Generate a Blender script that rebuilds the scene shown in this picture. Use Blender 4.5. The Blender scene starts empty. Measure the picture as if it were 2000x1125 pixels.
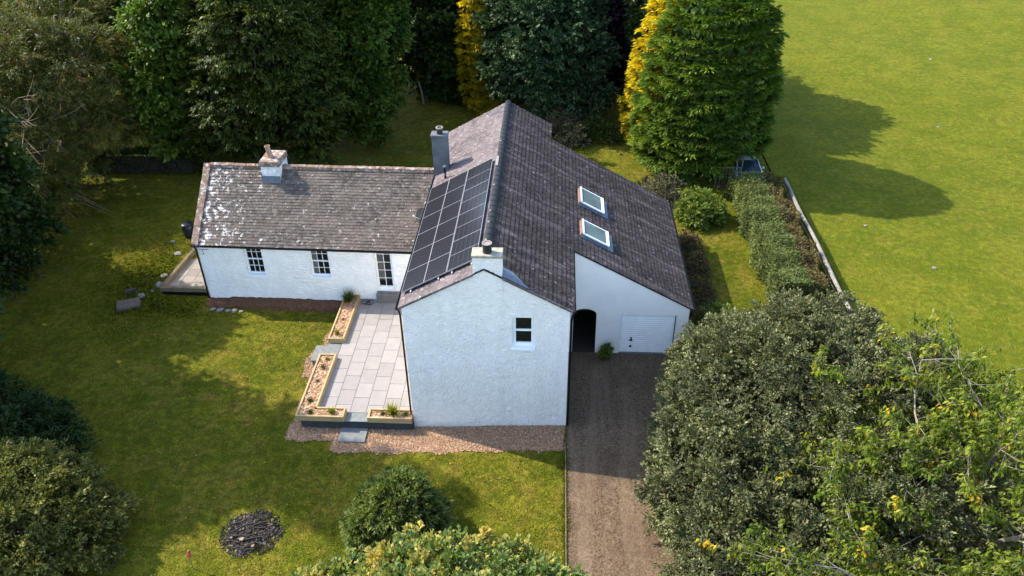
import bpy, bmesh, math, random
import numpy as np
from mathutils import Vector, Matrix
from mathutils.geometry import tessellate_polygon
R = math.radians
S = bpy.context.scene
COL = S.collection

# ------------------------------------------------------------------ camera
def cam_setup():
    a, b, c = R(34.646), R(3.351), R(-0.720)
    F = Vector((-math.sin(b)*math.cos(a), math.cos(b)*math.cos(a), -math.sin(a)))
    Rt = Vector((math.cos(b), math.sin(b), 0)); U = Rt.cross(F)
    R2 = math.cos(c)*Rt + math.sin(c)*U; U2 = -math.sin(c)*Rt + math.cos(c)*U
    cd = bpy.data.cameras.new('camera'); co = bpy.data.objects.new('camera', cd); COL.objects.link(co)
    m = Matrix((( R2.x, U2.x, -F.x, 5.686), (R2.y, U2.y, -F.y, -23.88), (R2.z, U2.z, -F.z, 23.338), (0,0,0,1)))
    co.matrix_world = m
    cd.sensor_width = 36; cd.lens = 1557.5/2000*36; cd.clip_end = 1500; cd.clip_start = .1
    S.camera = co
cam_setup()

# ------------------------------------------------------------------ light
SUNV = Vector((-1.05, .39, 1.0)).normalized()          # towards the sun
w = bpy.data.worlds.new("World"); S.world = w; w.use_nodes = True
nt = w.node_tree; bg = nt.nodes['Background']
sky = nt.nodes.new('ShaderNodeTexSky'); sky.sky_type = 'NISHITA'; sky.sun_disc = False
sky.sun_elevation = math.asin(SUNV.z); sky.sun_rotation = math.atan2(SUNV.x, SUNV.y)
nt.links.new(sky.outputs[0], bg.inputs[0]); bg.inputs[1].default_value = .15
ld = bpy.data.lights.new('sun', 'SUN'); ld.energy = 2.6; ld.angle = R(.55); ld.color = (1, .93, .81)
lo = bpy.data.objects.new('sun', ld); COL.objects.link(lo)
lo.rotation_euler = (-SUNV).to_track_quat('-Z', 'Y').to_euler(); lo.location = (-30, 12, 40)
S.view_settings.view_transform = 'Standard'; S.view_settings.look = 'None'
S.view_settings.exposure = 2.05; S.view_settings.gamma = 1

# ------------------------------------------------------------------ node helper
class MT:
    def __init__(s, name, rough=.8, spec=.3):
        s.m = bpy.data.materials.new(name); s.m.use_nodes = True; s.t = s.m.node_tree
        s.b = s.t.nodes['Principled BSDF']; s.out = s.t.nodes['Material Output']
        s.b.inputs['Roughness'].default_value = rough; s.b.inputs['Specular IOR Level'].default_value = spec
        s._tc = None
    def n(s, k, **kw):
        x = s.t.nodes.new('ShaderNode'+k)
        for a, v in kw.items(): setattr(x, a, v)
        return x
    def l(s, a, b): s.t.links.new(a, b)
    def co(s, kind='Object', scale=(1,1,1), rot=(0,0,0)):
        if s._tc is None: s._tc = s.n('TexCoord')
        m = s.n('Mapping'); m.inputs['Scale'].default_value = scale; m.inputs['Rotation'].default_value = rot
        s.l(s._tc.outputs[kind], m.inputs[0]); return m.outputs[0]
    def noise(s, scale, detail=4, rough=.6, vec=None, dist=0):
        x = s.n('TexNoise'); x.inputs['Scale'].default_value = scale; x.inputs['Detail'].default_value = detail
        x.inputs['Roughness'].default_value = rough; x.inputs['Distortion'].default_value = dist
        s.l(vec or s.co(), x.inputs['Vector']); return x.outputs['Fac']
    def vor(s, scale, vec=None, out='Distance', feature='F1'):
        x = s.n('TexVoronoi', feature=feature); x.inputs['Scale'].default_value = scale
        s.l(vec or s.co(), x.inputs['Vector']); return x.outputs[out]
    def ramp(s, fac, stops):
        x = s.n('ValToRGB'); e = x.color_ramp.elements
        while len(e) < len(stops): e.new(.5)
        for i, (p, c) in enumerate(stops):
            e[i].position = p; e[i].color = (c, c, c, 1) if isinstance(c, (int, float)) else (*c, 1)
        s.l(fac, x.inputs[0]); return x.outputs[0]
    def mix(s, f, a, b, mode='MIX'):
        x = s.n('Mix', data_type='RGBA', blend_type=mode)
        for i, v in ((0, f), (6, a), (7, b)):
            if isinstance(v, (int, float)): x.inputs[i].default_value = v if i == 0 else (v, v, v, 1)
            elif isinstance(v, tuple): x.inputs[i].default_value = (*v, 1)
            else: s.l(v, x.inputs[i])
        return x.outputs[2]
    def math(s, op, a, b=0):
        x = s.n('Math', operation=op)
        for i, v in ((0, a), (1, b)):
            if isinstance(v, (int, float)): x.inputs[i].default_value = v
            else: s.l(v, x.inputs[i])
        return x.outputs[0]
    def attr(s, name):
        x = s.n('Attribute'); x.attribute_name = name; return x.outputs['Fac']
    def sep(s, vec):
        x = s.n('SeparateXYZ'); s.l(vec, x.inputs[0]); return x.outputs
    def col(s, c):
        if isinstance(c, tuple): s.b.inputs['Base Color'].default_value = (*c, 1)
        else: s.l(c, s.b.inputs['Base Color'])
        return s
    def bump(s, h, strength=.5, dist=.02):
        x = s.n('Bump'); x.inputs['Strength'].default_value = strength; x.inputs['Distance'].default_value = dist
        s.l(h, x.inputs['Height']); s.l(x.outputs[0], s.b.inputs['Normal']); return s

def simple(name, c, rough=.6, var=.25, scale=8, bump=.15, metal=0, spec=.3):
    m = MT(name, rough, spec); n = m.noise(scale, 5)
    lo_ = tuple(v*(1-var) for v in c); hi = tuple(min(1, v*(1+var)) for v in c)
    m.col(m.ramp(n, [(.3, lo_), (.7, hi)])); m.b.inputs['Metallic'].default_value = metal
    if bump: m.bump(m.noise(scale*5, 3), bump, .01)
    return m.m

M = {}
def mk_materials():
    # harled (roughcast) white wall
    m = MT('harled_white', .9, .1)
    big = m.noise(.7, 6, .65); fine = m.noise(6, 5, .6)
    z = m.sep(m.co())[2]
    c = m.ramp(big, [(.3, (.85,.82,.76)), (.65, (.92,.89,.83))])
    hb = m.noise(3.2, 6, .75, dist=.8); c = m.mix(m.math('MULTIPLY', m.ramp(hb, [(.40, 1.), (.54, 0.)]), .13), c, (.58,.60,.60))
    zz = m.math('ADD', z, m.math('MULTIPLY', m.math('SUBTRACT', fine, .5), .9))
    foot = m.ramp(zz, [(0., .0), (.001, 1.), (.45, .0)])
    c = m.mix(m.math('MULTIPLY', m.ramp(zz, [(.0, 1.), (.5, 0.)]), .5), c, (.42,.42,.38))
    stk = m.noise(1, 5, .65, m.co(scale=(2.2, 2.2, .22))); c = m.mix(m.math('MULTIPLY', m.ramp(stk, [(.52, 0.), (.66, 1.)]), .16), c, (.50,.51,.47))
    spots = m.ramp(m.noise(9, 3, .5), [(.7, 0.), (.78, .35)])
    c = m.mix(spots, c, (.5,.5,.48)); m.col(c)
    h = m.mix(.35, hb, m.noise(16, 3, .6))
    m.bump(h, 1., .19); M['harl'] = m.m
    # smoother white (garage)
    m = MT('painted_render', .85, .1)
    c = m.ramp(m.noise(1.1, 5), [(.35, (.82,.77,.70)), (.62, (.88,.83,.75))]); m.col(c)
    m.bump(m.noise(12, 4), .35, .03); M['render'] = m.m
    # limewashed rubble
    m = MT('limewashed_rubble', .9, .1)
    v = m.co(scale=(1.0, 1.0, 2.6))
    e = m.vor(2.6, v, 'Distance', 'DISTANCE_TO_EDGE')
    n = m.noise(1.3, 6, .7); n2 = m.noise(11, 5, .7, m.co(scale=(.6,.6,2)))
    c = m.ramp(n, [(.3, (.74,.72,.68)), (.6, (.87,.85,.80))])
    c = m.mix(m.ramp(n2, [(.60, 0.), (.72, .55)]), c, (.42,.41,.40))
    c = m.mix(m.math('MULTIPLY', m.ramp(e, [(0, 1.), (.045, 0.)]), .14), c, (.45,.45,.44)); m.col(c)
    h = m.mix(.75, m.ramp(e, [(0, 0.), (.25, 1.)]), m.noise(5, 5, .7)); m.bump(h, .8, .08); M['rubble'] = m.m
    # slates: tone per slate + lichen
    def slate(name, lo_, hi, lichen, lichcol, streak=0., left_x=None, rough=.6, warm=None):
        m = MT(name, .78, .12); t = m.attr('tone'); uv = m.co('UV')
        c = m.ramp(t, [(0, lo_), (1, hi)])
        c = m.mix(m.math('MULTIPLY', m.ramp(m.noise(1.6, 5, .65), [(.38, 1.), (.54, 0.)]), .6), c, tuple(x*.5 for x in lo_))
        fl = m.ramp(m.noise(6.5, 3, .6), [(.555, 0.), (.63, .5)]); c = m.mix(fl, c, tuple(x*2. for x in hi))
        c = m.mix(m.ramp(m.noise(.6, 5, .6), [(.35, 0.), (.7, .6)]), c, warm or tuple(x*1.3 for x in hi))
        sp = m.noise(4.2, 5, .75)
        if left_x is not None:
            x = m.sep(m.co())[0]
            k = m.ramp(m.math('ADD', m.math('MULTIPLY', x, .16), m.math('MULTIPLY', m.noise(1.2, 4), .8)), [(.42, .11), (left_x+.5, 0.)])
            sp = m.math('ADD', sp, k)
        l_ = m.ramp(sp, [(lichen, 0.), (lichen+.05, 1.)])
        c = m.mix(l_, c, lichcol)
        if streak:
            s_ = m.noise(1, 5, .7, m.co('UV', scale=(2.6, .35, 1)))
            c = m.mix(m.math('MULTIPLY', m.ramp(s_, [(.50, 0.), (.66, 1.)]), streak), c, tuple(v*3.0 for v in hi))
        m.col(c); m.bump(m.noise(14, 4, .7), .35, .02); return m.m
    M['slate_left'] = slate('pale_slate', (.11,.092,.092), (.235,.20,.198), .615, (.62,.59,.58), warm=(.29,.24,.235))
    M['slate_right'] = slate('dark_slate', (.034,.026,.023), (.082,.066,.063), .605, (.32,.30,.30), streak=.6, warm=(.085,.062,.056))
    M['slate_wing'] = slate('old_slate', (.075,.066,.058), (.21,.182,.16), .62, (.80,.78,.76), left_x=.62, warm=(.25,.20,.165))
    # stone coping with lichen
    m = MT('lichen_sandstone', .9, .1)
    c = m.ramp(m.noise(3, 5), [(.3, (.16,.085,.05)), (.65, (.34,.24,.18))])
    c = m.mix(m.ramp(m.noise(5, 5, .7), [(.53, 0.), (.6, .9)]), c, (.60,.56,.52)); m.col(c)
    m.bump(m.noise(12, 4), .5, .03); M['coping'] = m.m
    M['black'] = simple('black_paint', (.012,.012,.014), .4, .2)
    M['ridge_dark'] = simple('ridge_tile', (.014,.016,.019), .6, .6, 4)
    M['cap'] = simple('chimney_cap_stone', (.42,.38,.29), .9, .3, 5, .4)
    M['stackgrey'] = simple('grey_cement_render', (.15,.155,.17), .9, .3, 2.5, .4)
    M['stackwhite'] = simple('flaking_limewash', (.62,.63,.62), .9, .3, 5, .6)
    M['pot'] = simple('clay_pot', (.42,.27,.19), .8, .25, 5)
    M['potdark'] = simple('black_pot', (.02,.02,.022), .5, .3)
    M['potrim'] = simple('sooty_pot_rim', (.30,.25,.22), .8, .3)
    M['white'] = simple('white_gloss_paint', (.80,.81,.80), .35, .06, 3, .03)
    M['whitedoor'] = simple('white_steel_door', (.93,.91,.86), .4, .05, 3, .02)
    M['flash'] = simple('lead_flashing', (.22,.27,.34), .45, .3, 6, .3)
    M['brickflash'] = simple('brown_side_flashing', (.24,.14,.105), .8, .4, 12, .4)  # brown colour of the rooflight upstands
    M['panelframe'] = simple('anodised_panel_frame', (.20,.20,.215), .45, .15, 4, .02)
    M['alu'] = simple('aluminium', (.62,.63,.66), .35, .1, 4, .02, .3)
    m = MT('window_glass', .04, .6); m.col((.012,.016,.016)); m.b.inputs['Alpha'].default_value = .5; M['glass'] = m.m
    m = MT('frosted_rooflight', .3, .5); m.col(m.ramp(m.noise(1.5, 3), [(.3, (.15,.19,.185)), (.7, (.27,.32,.305))])); M['frost'] = m.m
    M['curtain'] = simple('curtain_cloth', (.50,.47,.42), .9, .15, 6)
    M['room'] = simple('unlit_interior', (.07,.062,.055), .9, .1)  # very dark, so the shade of unlit interiors is in the colour
    # solar cells via UV
    m = MT('solar_cells', .22, .3); uv = m.co('UV'); sx = m.sep(uv)
    def lines(o, n_, wd):
        f = m.math('FRACT', m.math('MULTIPLY', o, n_)); return m.math('LESS_THAN', f, wd)
    g = m.mix(lines(sx[0], 6, .045), (.020,.021,.028), (.13,.13,.15)); g = m.mix(m.math('MULTIPLY', lines(sx[1], 20, .10), .5), g, (.09,.09,.10))
    g = m.mix(m.math('MULTIPLY', m.noise(3, 3), .35), g, (.05,.042,.04)); m.col(g); M['cells'] = m.m
    # paving
    def paving(name, a, b, sc=1.):
        m = MT(name, .8, .2); t = m.attr('tone'); c = m.ramp(t, [(0, a), (1, b)])
        c = m.mix(m.ramp(m.noise(2.5, 6, .7), [(.4, 0.), (.8, .35)]), c, tuple(v*.55 for v in a))
        m.col(c); m.bump(m.noise(20, 4), .2, .01); return m.m
    M['paving'] = paving('sandstone_paving', (.25,.222,.20), (.30,.268,.243))
    M['pavingold'] = paving('weathered_paving', (.24,.21,.18), (.34,.30,.26))
    M['greystep'] = simple('grey_paving', (.20,.21,.20), .8, .2, 5, .2)
    M['joint'] = simple('paving_joint', (.14,.13,.12), .95, .2, 10)
    M['greywall'] = simple('grey_block_wall', (.055,.06,.062), .9, .3, 4, .4)
    M['stone_step'] = simple('door_step_stone', (.20,.18,.165), .9, .2, 5, .3)
    m = MT('new_timber', .7, .2)
    g = m.noise(1, 5, .6, m.co(scale=(2, 2, 22))); m.col(m.ramp(g, [(.3, (.36,.25,.11)), (.7, (.56,.41,.21))])); m.bump(g, .3, .01); M['timber'] = m.m
    m = MT('old_timber', .85, .1)
    g = m.noise(2.2, 6, .7); m.col(m.ramp(g, [(.3, (.10,.08,.05)), (.7, (.25,.20,.13))])); m.bump(g, .4, .02); M['oldtimber'] = m.m
    M['railwood'] = simple('bleached_timber', (.27,.245,.21), .85, .3, 5, .3)
    m = MT('bark_chips', .9, .1); t = m.attr('tone')
    m.col(m.ramp(t, [(0, (.18,.09,.042)), (.5, (.43,.25,.14)), (1, (.62,.44,.30))])); M['bark'] = m.m
    m = MT('bark_bed', .95, .05); n = m.noise(16, 5, .8)
    m.col(m.ramp(n, [(.3, (.17,.09,.042)), (.5, (.40,.235,.125)), (.72, (.58,.39,.25))])); m.bump(n, .9, .05); M['barkbed'] = m.m
    m = MT('dark_bark_bed', .95, .05); n = m.noise(9, 6, .8)
    m.col(m.ramp(n, [(.3, (.05,.03,.018)), (.6, (.17,.085,.05)), (.78, (.26,.15,.10))])); m.bump(n, .9, .06); M['darkbed'] = m.m
    # gravel/tarmac drive
    m = MT('chip_drive', .95, .1); n = m.noise(14, 4, .75); bg_ = m.noise(.45, 5, .6); md = m.noise(2.2, 5, .65)
    c = m.ramp(n, [(.36, (.045,.031,.021)), (.62, (.20,.142,.095))])
    c = m.mix(m.math('MULTIPLY', m.ramp(bg_, [(.40, 1.), (.56, 0.)]), .45), c, (.08,.056,.038))
    c = m.mix(m.ramp(md, [(.57, 0.), (.68, .35)]), c, (.27,.205,.15)); m.col(c)
    rut = m.noise(1, 4, .6, m.co(scale=(1.5, .14, 1))); c = m.mix(m.math('MULTIPLY', m.ramp(rut, [(.48, 0.), (.62, 1.)]), .35), c, (.23,.17,.12)); m.col(c); m.bump(n, .9, .05); M['drive'] = m.m
    # grass ground
    def grass(name, a, b, dry, dryth=.6, dark=(.03,.045,.008)):
        m = MT(name, .95, .05)
        n1 = m.noise(.28, 6, .55); n2 = m.noise(1.1, 5, .62); n3 = m.noise(13, 3, .7); n4 = m.noise(3.6, 5, .65); n5 = m.noise(.9, 4, .6, m.co(scale=(1, 1.5, 1), rot=(0, 0, .5)), 1.2)
        c = m.ramp(n1, [(.40, a), (.60, b)])
        c = m.mix(m.math('MULTIPLY', m.ramp(n2, [(dryth-.06, 0.), (dryth+.08, 1.)]), .7), c, dry)
        c = m.mix(m.math('MULTIPLY', m.ramp(n5, [(.50, 0.), (.64, 1.)]), .55), c, (a[0]*.5, a[1]*.72, a[2]*.8))
        c = m.mix(m.math('MULTIPLY', m.ramp(n4, [(.38, 1.), (.52, 0.)]), .55), c, dark)
        c = m.mix(m.math('MULTIPLY', m.ramp(n4, [(.54, 0.), (.68, 1.)]), .45), c, tuple(min(1, v*1.7) for v in b))
        c = m.mix(m.math('MULTIPLY', m.ramp(n3, [(.42, 1.), (.54, 0.)]), .4), c, dark)
        m.col(c); m.bump(m.mix(.5, n3, n4), 1., .2); return m.m
    M['lawn'] = grass('lawn_grass', (.115,.135,.014), (.20,.20,.030), (.28,.20,.065), .55, (.055,.07,.012))
    M['field'] = grass('field_grass', (.135,.155,.017), (.185,.19,.027), (.23,.19,.05), .60, (.085,.108,.014))
    M['rough'] = grass('rough_grass', (.07,.09,.014), (.12,.14,.028), (.20,.15,.07), .52)
    # bark of trees
    m = MT('tree_bark', .95, .05); n = m.noise(6, 6, .7, m.co(scale=(1,1,.25)))
    m.col(m.ramp(n, [(.3, (.05,.04,.03)), (.7, (.17,.14,.11))])); m.bump(n, .8, .05); M['trunk'] = m.m
    M['palebark'] = simple('pale_twig_bark', (.30,.25,.19), .85, .3, 6)
    M['brownbark'] = simple('brown_branch_bark', (.26,.19,.13), .9, .35, 4)
    M['ash'] = simple('ash_and_charcoal', (.085,.066,.055), .95, .75, 5, 1.)
    m = MT('charcoal_bits', .95, .05); m.col(m.ramp(m.attr('tone'), [(0, (.02,.018,.018)), (.7, (.10,.078,.062)), (1, (.34,.27,.20))])); M['charbits'] = m.m
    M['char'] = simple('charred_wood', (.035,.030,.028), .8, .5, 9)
    M['palewood'] = simple('pale_split_wood', (.30,.22,.14), .8, .2, 6)
    M['stone'] = simple('field_stone', (.26,.235,.20), .9, .25, 6, .4)
    M['slabcon'] = simple('old_concrete_slab', (.13,.105,.08), .9, .25, 5, .4)
    M['plasticblk'] = simple('black_plastic', (.012,.014,.018), .35, .2)
    M['rubber'] = simple('rubber', (.012,.012,.012), .7, .2)
    M['carpaint'] = simple('silver_car_paint', (.62,.66,.68), .25, .05, 2, 0, .6)
    M['carglass'] = simple('car_glass', (.01,.02,.028), .08, .2, 2, 0)
    M['dish'] = simple('dark_mesh_dish', (.05,.055,.06), .9, .15)
    M['terracotta'] = simple('terracotta', (.30,.13,.07), .8, .2)
    M['darkfloor'] = simple('dark_floor', (.04,.03,.022), .95, .3, 9, .4)
    M['red'] = simple('red_paint', (.45,.07,.06), .6, .2)
mk_materials()
def tint(names, k):
    """scale the base colour of finished materials"""
    if not hasattr(k, '__len__'): k = (k, k, k)
    for nm in names.split():
        m = M[nm]; t = m.node_tree; b = t.nodes['Principled BSDF'].inputs['Base Color']
        if b.links:
            x = t.nodes.new('ShaderNodeMix'); x.data_type = 'RGBA'; x.blend_type = 'MULTIPLY'; x.inputs[0].default_value = 1
            src = b.links[0].from_socket; t.links.new(src, x.inputs[6]); x.inputs[7].default_value = (*k, 1); t.links.new(x.outputs[2], b)
        else: c = b.default_value; b.default_value = (c[0]*k[0], c[1]*k[1], c[2]*k[2], 1)
tint('slate_left', (.56,.545,.54)); tint('slate_right', (.47,.465,.47)); tint('ridge_dark black dish', .35); tint('flash', .6); tint('slate_wing', (.62,.60,.58)); tint('coping', .72); tint('drive', (.90,.86,.80)); tint('lawn', (.72,.68,.40)); tint('field rough', (.70,.68,.37))
tint('timber railwood oldtimber', .72); tint('stackgrey cap greystep stone_step flash brickflash pot potrim', .68); tint('bark barkbed darkbed', .88); tint('paving', (.84,.86,.88)); tint('pavingold', .7)
tint('stone slabcon ash charbits palewood greywall joint trunk palebark brownbark', .65); tint('cells', .42); tint('frost', (.42,.47,.45)); tint('carpaint', .8)
def leafmat(name, stops, trans=.3, rough=.5, spec=.35):
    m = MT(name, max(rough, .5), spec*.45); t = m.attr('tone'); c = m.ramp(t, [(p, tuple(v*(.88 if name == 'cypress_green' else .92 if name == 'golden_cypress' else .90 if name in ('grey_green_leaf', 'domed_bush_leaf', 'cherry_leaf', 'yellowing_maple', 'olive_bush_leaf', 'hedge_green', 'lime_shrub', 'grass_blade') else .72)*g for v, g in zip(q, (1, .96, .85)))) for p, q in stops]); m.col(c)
    tr = m.n('BsdfTranslucent'); mx = m.n('MixShader'); mx.inputs[0].default_value = trans
    c2 = m.mix(1, c, (1.25, 1.3, .5), 'MULTIPLY'); m.l(c2, tr.inputs[0])
    m.l(m.b.outputs[0], mx.inputs[1]); m.l(tr.outputs[0], mx.inputs[2]); m.l(mx.outputs[0], m.out.inputs[0])
    return m.m

# ------------------------------------------------------------------ object helpers
def setp(o, label=None, cat=None, group=None, kind=None):
    if label: o['label'] = label
    if cat: o['category'] = cat
    if group: o['group'] = group
    if kind: o['kind'] = kind
    return o
LOC = {}
def thing(name, label, cat, loc=(0,0,0), rz=0, group=None):
    o = bpy.data.objects.new(name, None); COL.objects.link(o); o.empty_display_size = .3
    o.location = loc; o.rotation_euler = (0, 0, rz); LOC[o.name] = Matrix.Translation(loc) @ Matrix.Rotation(rz, 4, 'Z')
    return setp(o, label, cat, group)
def root_of(p):
    while p.parent: p = p.parent
    return p
class MB:
    """collects geometry; coordinates are world coordinates unless local=True at build time"""
    def __init__(s): s.v = []; s.f = []; s.t = []; s.uv = []; s.tr = Matrix.Identity(4)
    def add(s, vs, fs, tone=None, uvs=None):
        n = len(s.v); s.v += [tuple(s.tr @ Vector(p)) for p in vs]
        for i, f in enumerate(fs):
            s.f.append(tuple(n+k for k in f)); s.t.append(random.random() if tone is None else tone)
            s.uv.append(uvs[i] if uvs else None)
        return s
    def box(s, x0, x1, y0, y1, z0, z1, tone=None):
        vs = [(x0,y0,z0),(x1,y0,z0),(x1,y1,z0),(x0,y1,z0),(x0,y0,z1),(x1,y0,z1),(x1,y1,z1),(x0,y1,z1)]
        return s.add(vs, [(0,3,2,1),(4,5,6,7),(0,1,5,4),(1,2,6,5),(2,3,7,6),(3,0,4,7)], random.random() if tone is None else tone)
    def bbox(s, x0, x1, y0, y1, z0, z1, b=.01):
        """box with a chamfered top edge"""
        vs = [(x0,y0,z0),(x1,y0,z0),(x1,y1,z0),(x0,y1,z0),(x0,y0,z1-b),(x1,y0,z1-b),(x1,y1,z1-b),(x0,y1,z1-b),
              (x0+b,y0+b,z1),(x1-b,y0+b,z1),(x1-b,y1-b,z1),(x0+b,y1-b,z1)]
        return s.add(vs, [(0,3,2,1),(8,9,10,11),(0,1,5,4),(1,2,6,5),(2,3,7,6),(3,0,4,7),(4,5,9,8),(5,6,10,9),(6,7,11,10),(7,4,8,11)], random.random())
    def tube(s, pts, rad, n=7, caps=True):
        pts = [Vector(p) for p in pts]; k = len(pts)
        if not hasattr(rad, '__len__'): rad = [rad]*k
        vs = []; ref = None
        for i, p in enumerate(pts):
            d = (pts[min(i+1, k-1)] - pts[max(i-1, 0)])
            d = d.normalized() if d.length > 1e-9 else Vector((0,0,1))
            if ref is None: ref = Vector((1,0,0)) if abs(d.x) < .8 else Vector((0,1,0))
            a = (ref - d*ref.dot(d)).normalized(); b = d.cross(a); ref = a
            for j in range(n):
                t = 2*math.pi*j/n; vs.append(tuple(p + (a*math.cos(t) + b*math.sin(t))*rad[i]))
        fs = [(i*n+j, i*n+(j+1)%n, (i+1)*n+(j+1)%n, (i+1)*n+j) for i in range(k-1) for j in range(n)]
        if caps: fs += [tuple(range(n))[::-1], tuple(range((k-1)*n, k*n))]
        return s.add(vs, fs, random.random())
    def lathe(s, c, prof, n=20):
        vs = []; k = len(prof)
        for r, z in prof:
            for j in range(n):
                t = 2*math.pi*j/n; vs.append((c[0]+r*math.cos(t), c[1]+r*math.sin(t), c[2]+z))
        fs = [(i*n+j, i*n+(j+1)%n, (i+1)*n+(j+1)%n, (i+1)*n+j) for i in range(k-1) for j in range(n)]
        fs += [tuple(range(n))[::-1], tuple(range((k-1)*n, k*n))]
        return s.add(vs, fs, random.random())
    def build(s, name, mat, parent=None, smooth=False, local=False):
        me = bpy.data.meshes.new(name)
        vs = s.v
        if parent and not local:
            inv = LOC[root_of(parent).name].inverted(); vs = [tuple(inv @ Vector(p)) for p in vs]
        me.from_pydata(vs, [], s.f); me.materials.append(M[mat] if isinstance(mat, str) else mat)
        a = me.attributes.new('tone', 'FLOAT', 'FACE'); a.data.foreach_set('value', s.t)
        if any(u is not None for u in s.uv):
            ul = me.uv_layers.new(name='UVMap'); flat = []
            for f, u in zip(s.f, s.uv):
                for k in range(len(f)): flat += list(u[k]) if u is not None else [0., 0.]
            ul.data.foreach_set('uv', flat)
        if smooth: me.polygons.foreach_set('use_smooth', [True]*len(s.f))
        me.update()
        o = bpy.data.objects.new(name, me); COL.objects.link(o)
        if parent: o.parent = parent
        return o
def copy_tree(o, parent=None):
    c = o.copy(); COL.objects.link(c)
    if parent: c.parent = parent
    for ch in list(o.children): copy_tree(ch, c)
    return c

def wall_poly(mb, to3, outer, holes, depth_dir, depth):
    """flat wall with holes: to3 maps (a,b)->3D; reveals run along depth_dir"""
    loops = [outer]+holes
    tris = tessellate_polygon([[Vector((a, b, 0)) for a, b in lp] for lp in loops])
    flat = [p for lp in loops for p in lp]
    mb.add([to3(a, b) for a, b in flat], [tuple(t) for t in tris], .5)
    d = Vector(depth_dir)*depth
    for lp in holes:
        n = len(lp); vs = [Vector(to3(a, b)) for a, b in lp]
        mb.add([tuple(v) for v in vs]+[tuple(v+d) for v in vs], [(i, (i+1) % n, n+(i+1) % n, n+i) for i in range(n)], .5)

# ------------------------------------------------------------------ terrain
def sm(t):
    t = np.clip(t, 0, 1); return t*t*(3-2*t)
def T(x, y):
    x = np.asarray(x, float); y = np.asarray(y, float)
    Lh = -.45 + .45*sm((y-8)/8); Rh = -.12 + .42*sm(y/4.3)
    k = sm((x+1)/7.5)
    z = Lh*(1-k) + Rh*k
    far = sm((np.hypot(x, y-5)-18)/20)
    z = z + far*(.25*np.sin(x*.07+1)*np.cos(y*.06) + .12*np.sin(x*.21+y*.17))
    z = z + .25*np.exp(-(((x+17.5)/2.6)**2 + ((y-11.2)/2.8)**2))     # turf hump beside the low wing
    return z + .012*np.sin(x*2.3+np.sin(y*1.7)*2)*np.cos(y*2.9)*(y < 60)
def Tf(x, y): return float(T(x, y))
def ss(a, b, fine0, fine1, step, cstep):
    l = list(np.arange(fine0, fine1+1e-6, step)) if fine1 > fine0 else []
    lo_ = []; x = fine0; s = step
    while x > a: s = min(s*1.3, cstep); x -= s; lo_.append(max(x, a))
    hi = []; x = fine1; s = step
    while x < b: s = min(s*1.3, cstep); x += s; hi.append(min(x, b))
    return sorted(set([round(float(v), 4) for v in lo_+l+hi]))
def sheet(name, xs, ys, mat, dz=0., clip=None):
    X, Y = np.meshgrid(xs, ys); Z = T(X, Y)+dz; nx = len(xs); ny = len(ys)
    vs = np.stack([X.ravel(), Y.ravel(), Z.ravel()], 1)
    fs = [(j*nx+i, j*nx+i+1, (j+1)*nx+i+1, (j+1)*nx+i) for j in range(ny-1) for i in range(nx-1)
          if clip is None or clip((xs[i]+xs[i+1])/2, (ys[j]+ys[j+1])/2)]
    me = bpy.data.meshes.new(name); me.from_pydata(vs.tolist(), [], fs); me.materials.append(M[mat])
    me.polygons.foreach_set('use_smooth', [True]*len(fs)); me.update()
    o = bpy.data.objects.new(name, me); COL.objects.link(o); return setp(o, kind='structure')
sheet('lawn', [v for v in ss(-260, 19.6, -30, 19.6, .5, 14) if v <= 19.6], ss(-60, 47, -12, 45, .5, 14), 'lawn')
sheet('field', ss(19.6, 330, 19.6, 50, .6, 14), ss(-60, 47, -12, 45, .6, 14), 'field')
sheet('far_field', ss(-260, 330, -40, 60, 2, 14), ss(47, 420, 47, 90, 2, 14), 'field')
# drive
sheet('drive', list(np.linspace(6.43, 12.4, 13)), list(np.linspace(-16, 4.395, 42)), 'drive', .012)

# ------------------------------------------------------------------ main house
W_, H_, HR, L_ = 6.555, 5.791, 7.597, 16.061
XR = W_/2; SL = (HR-H_)/XR; YG = 4.316; XG = W_+5.312; ZG = HR-SL*(XG-XR); YB = 14.161; XN = 5.505
def slates(mb, O, U, V, Nn, rects, wd, ex, umax, vmax, jit=.006, lift=.028):
    """O eave origin; U along the eave, V up the slope; rects = [(u0,u1,v0,v1)] kept regions"""
    O, U, V, Nn = map(Vector, (O, U, V, Nn)); rows = int(math.ceil(vmax/ex)); cols = int(math.ceil(umax/wd))+1
    for r in range(rows):
        v0 = r*ex; v1 = min(v0+ex+.02, vmax+.01); rl = lift+random.uniform(-.004, .004)
        for c in range(cols+1):
            u0 = c*wd-(wd/2 if r % 2 else 0); u1 = u0+wd-.006
            for (a, b, e, f) in rects:
                cv = v0+ex/2
                if min(u1, b)-max(u0, a) < .02 or cv < e-.001 or cv > f+.001: continue
                x0, x1 = max(u0, a), min(u1, b); y0 = v0+random.uniform(-jit, jit); y1 = v1
                h = rl+random.uniform(-.004, .010); tl = random.uniform(-.003, .003)
                t = min(1, max(0, random.gauss(.45, .22)))
                P = lambda u, v, n: tuple(O+U*u+V*v+Nn*n)
                mb.add([P(x0,y0,h-tl), P(x1,y0,h+tl), P(x1,y1,.006), P(x0,y1,.006), P(x0,y0,0), P(x1,y0,0), P(x1,y1,-.004), P(x0,y1,-.004)],
                       [(0,1,2,3),(4,5,1,0),(5,6,2,1),(7,4,0,3)], t, [((x0,y0),(x1,y0),(x1,y1),(x0,y1))]+[((x0,y0),)*4]*3)

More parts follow.
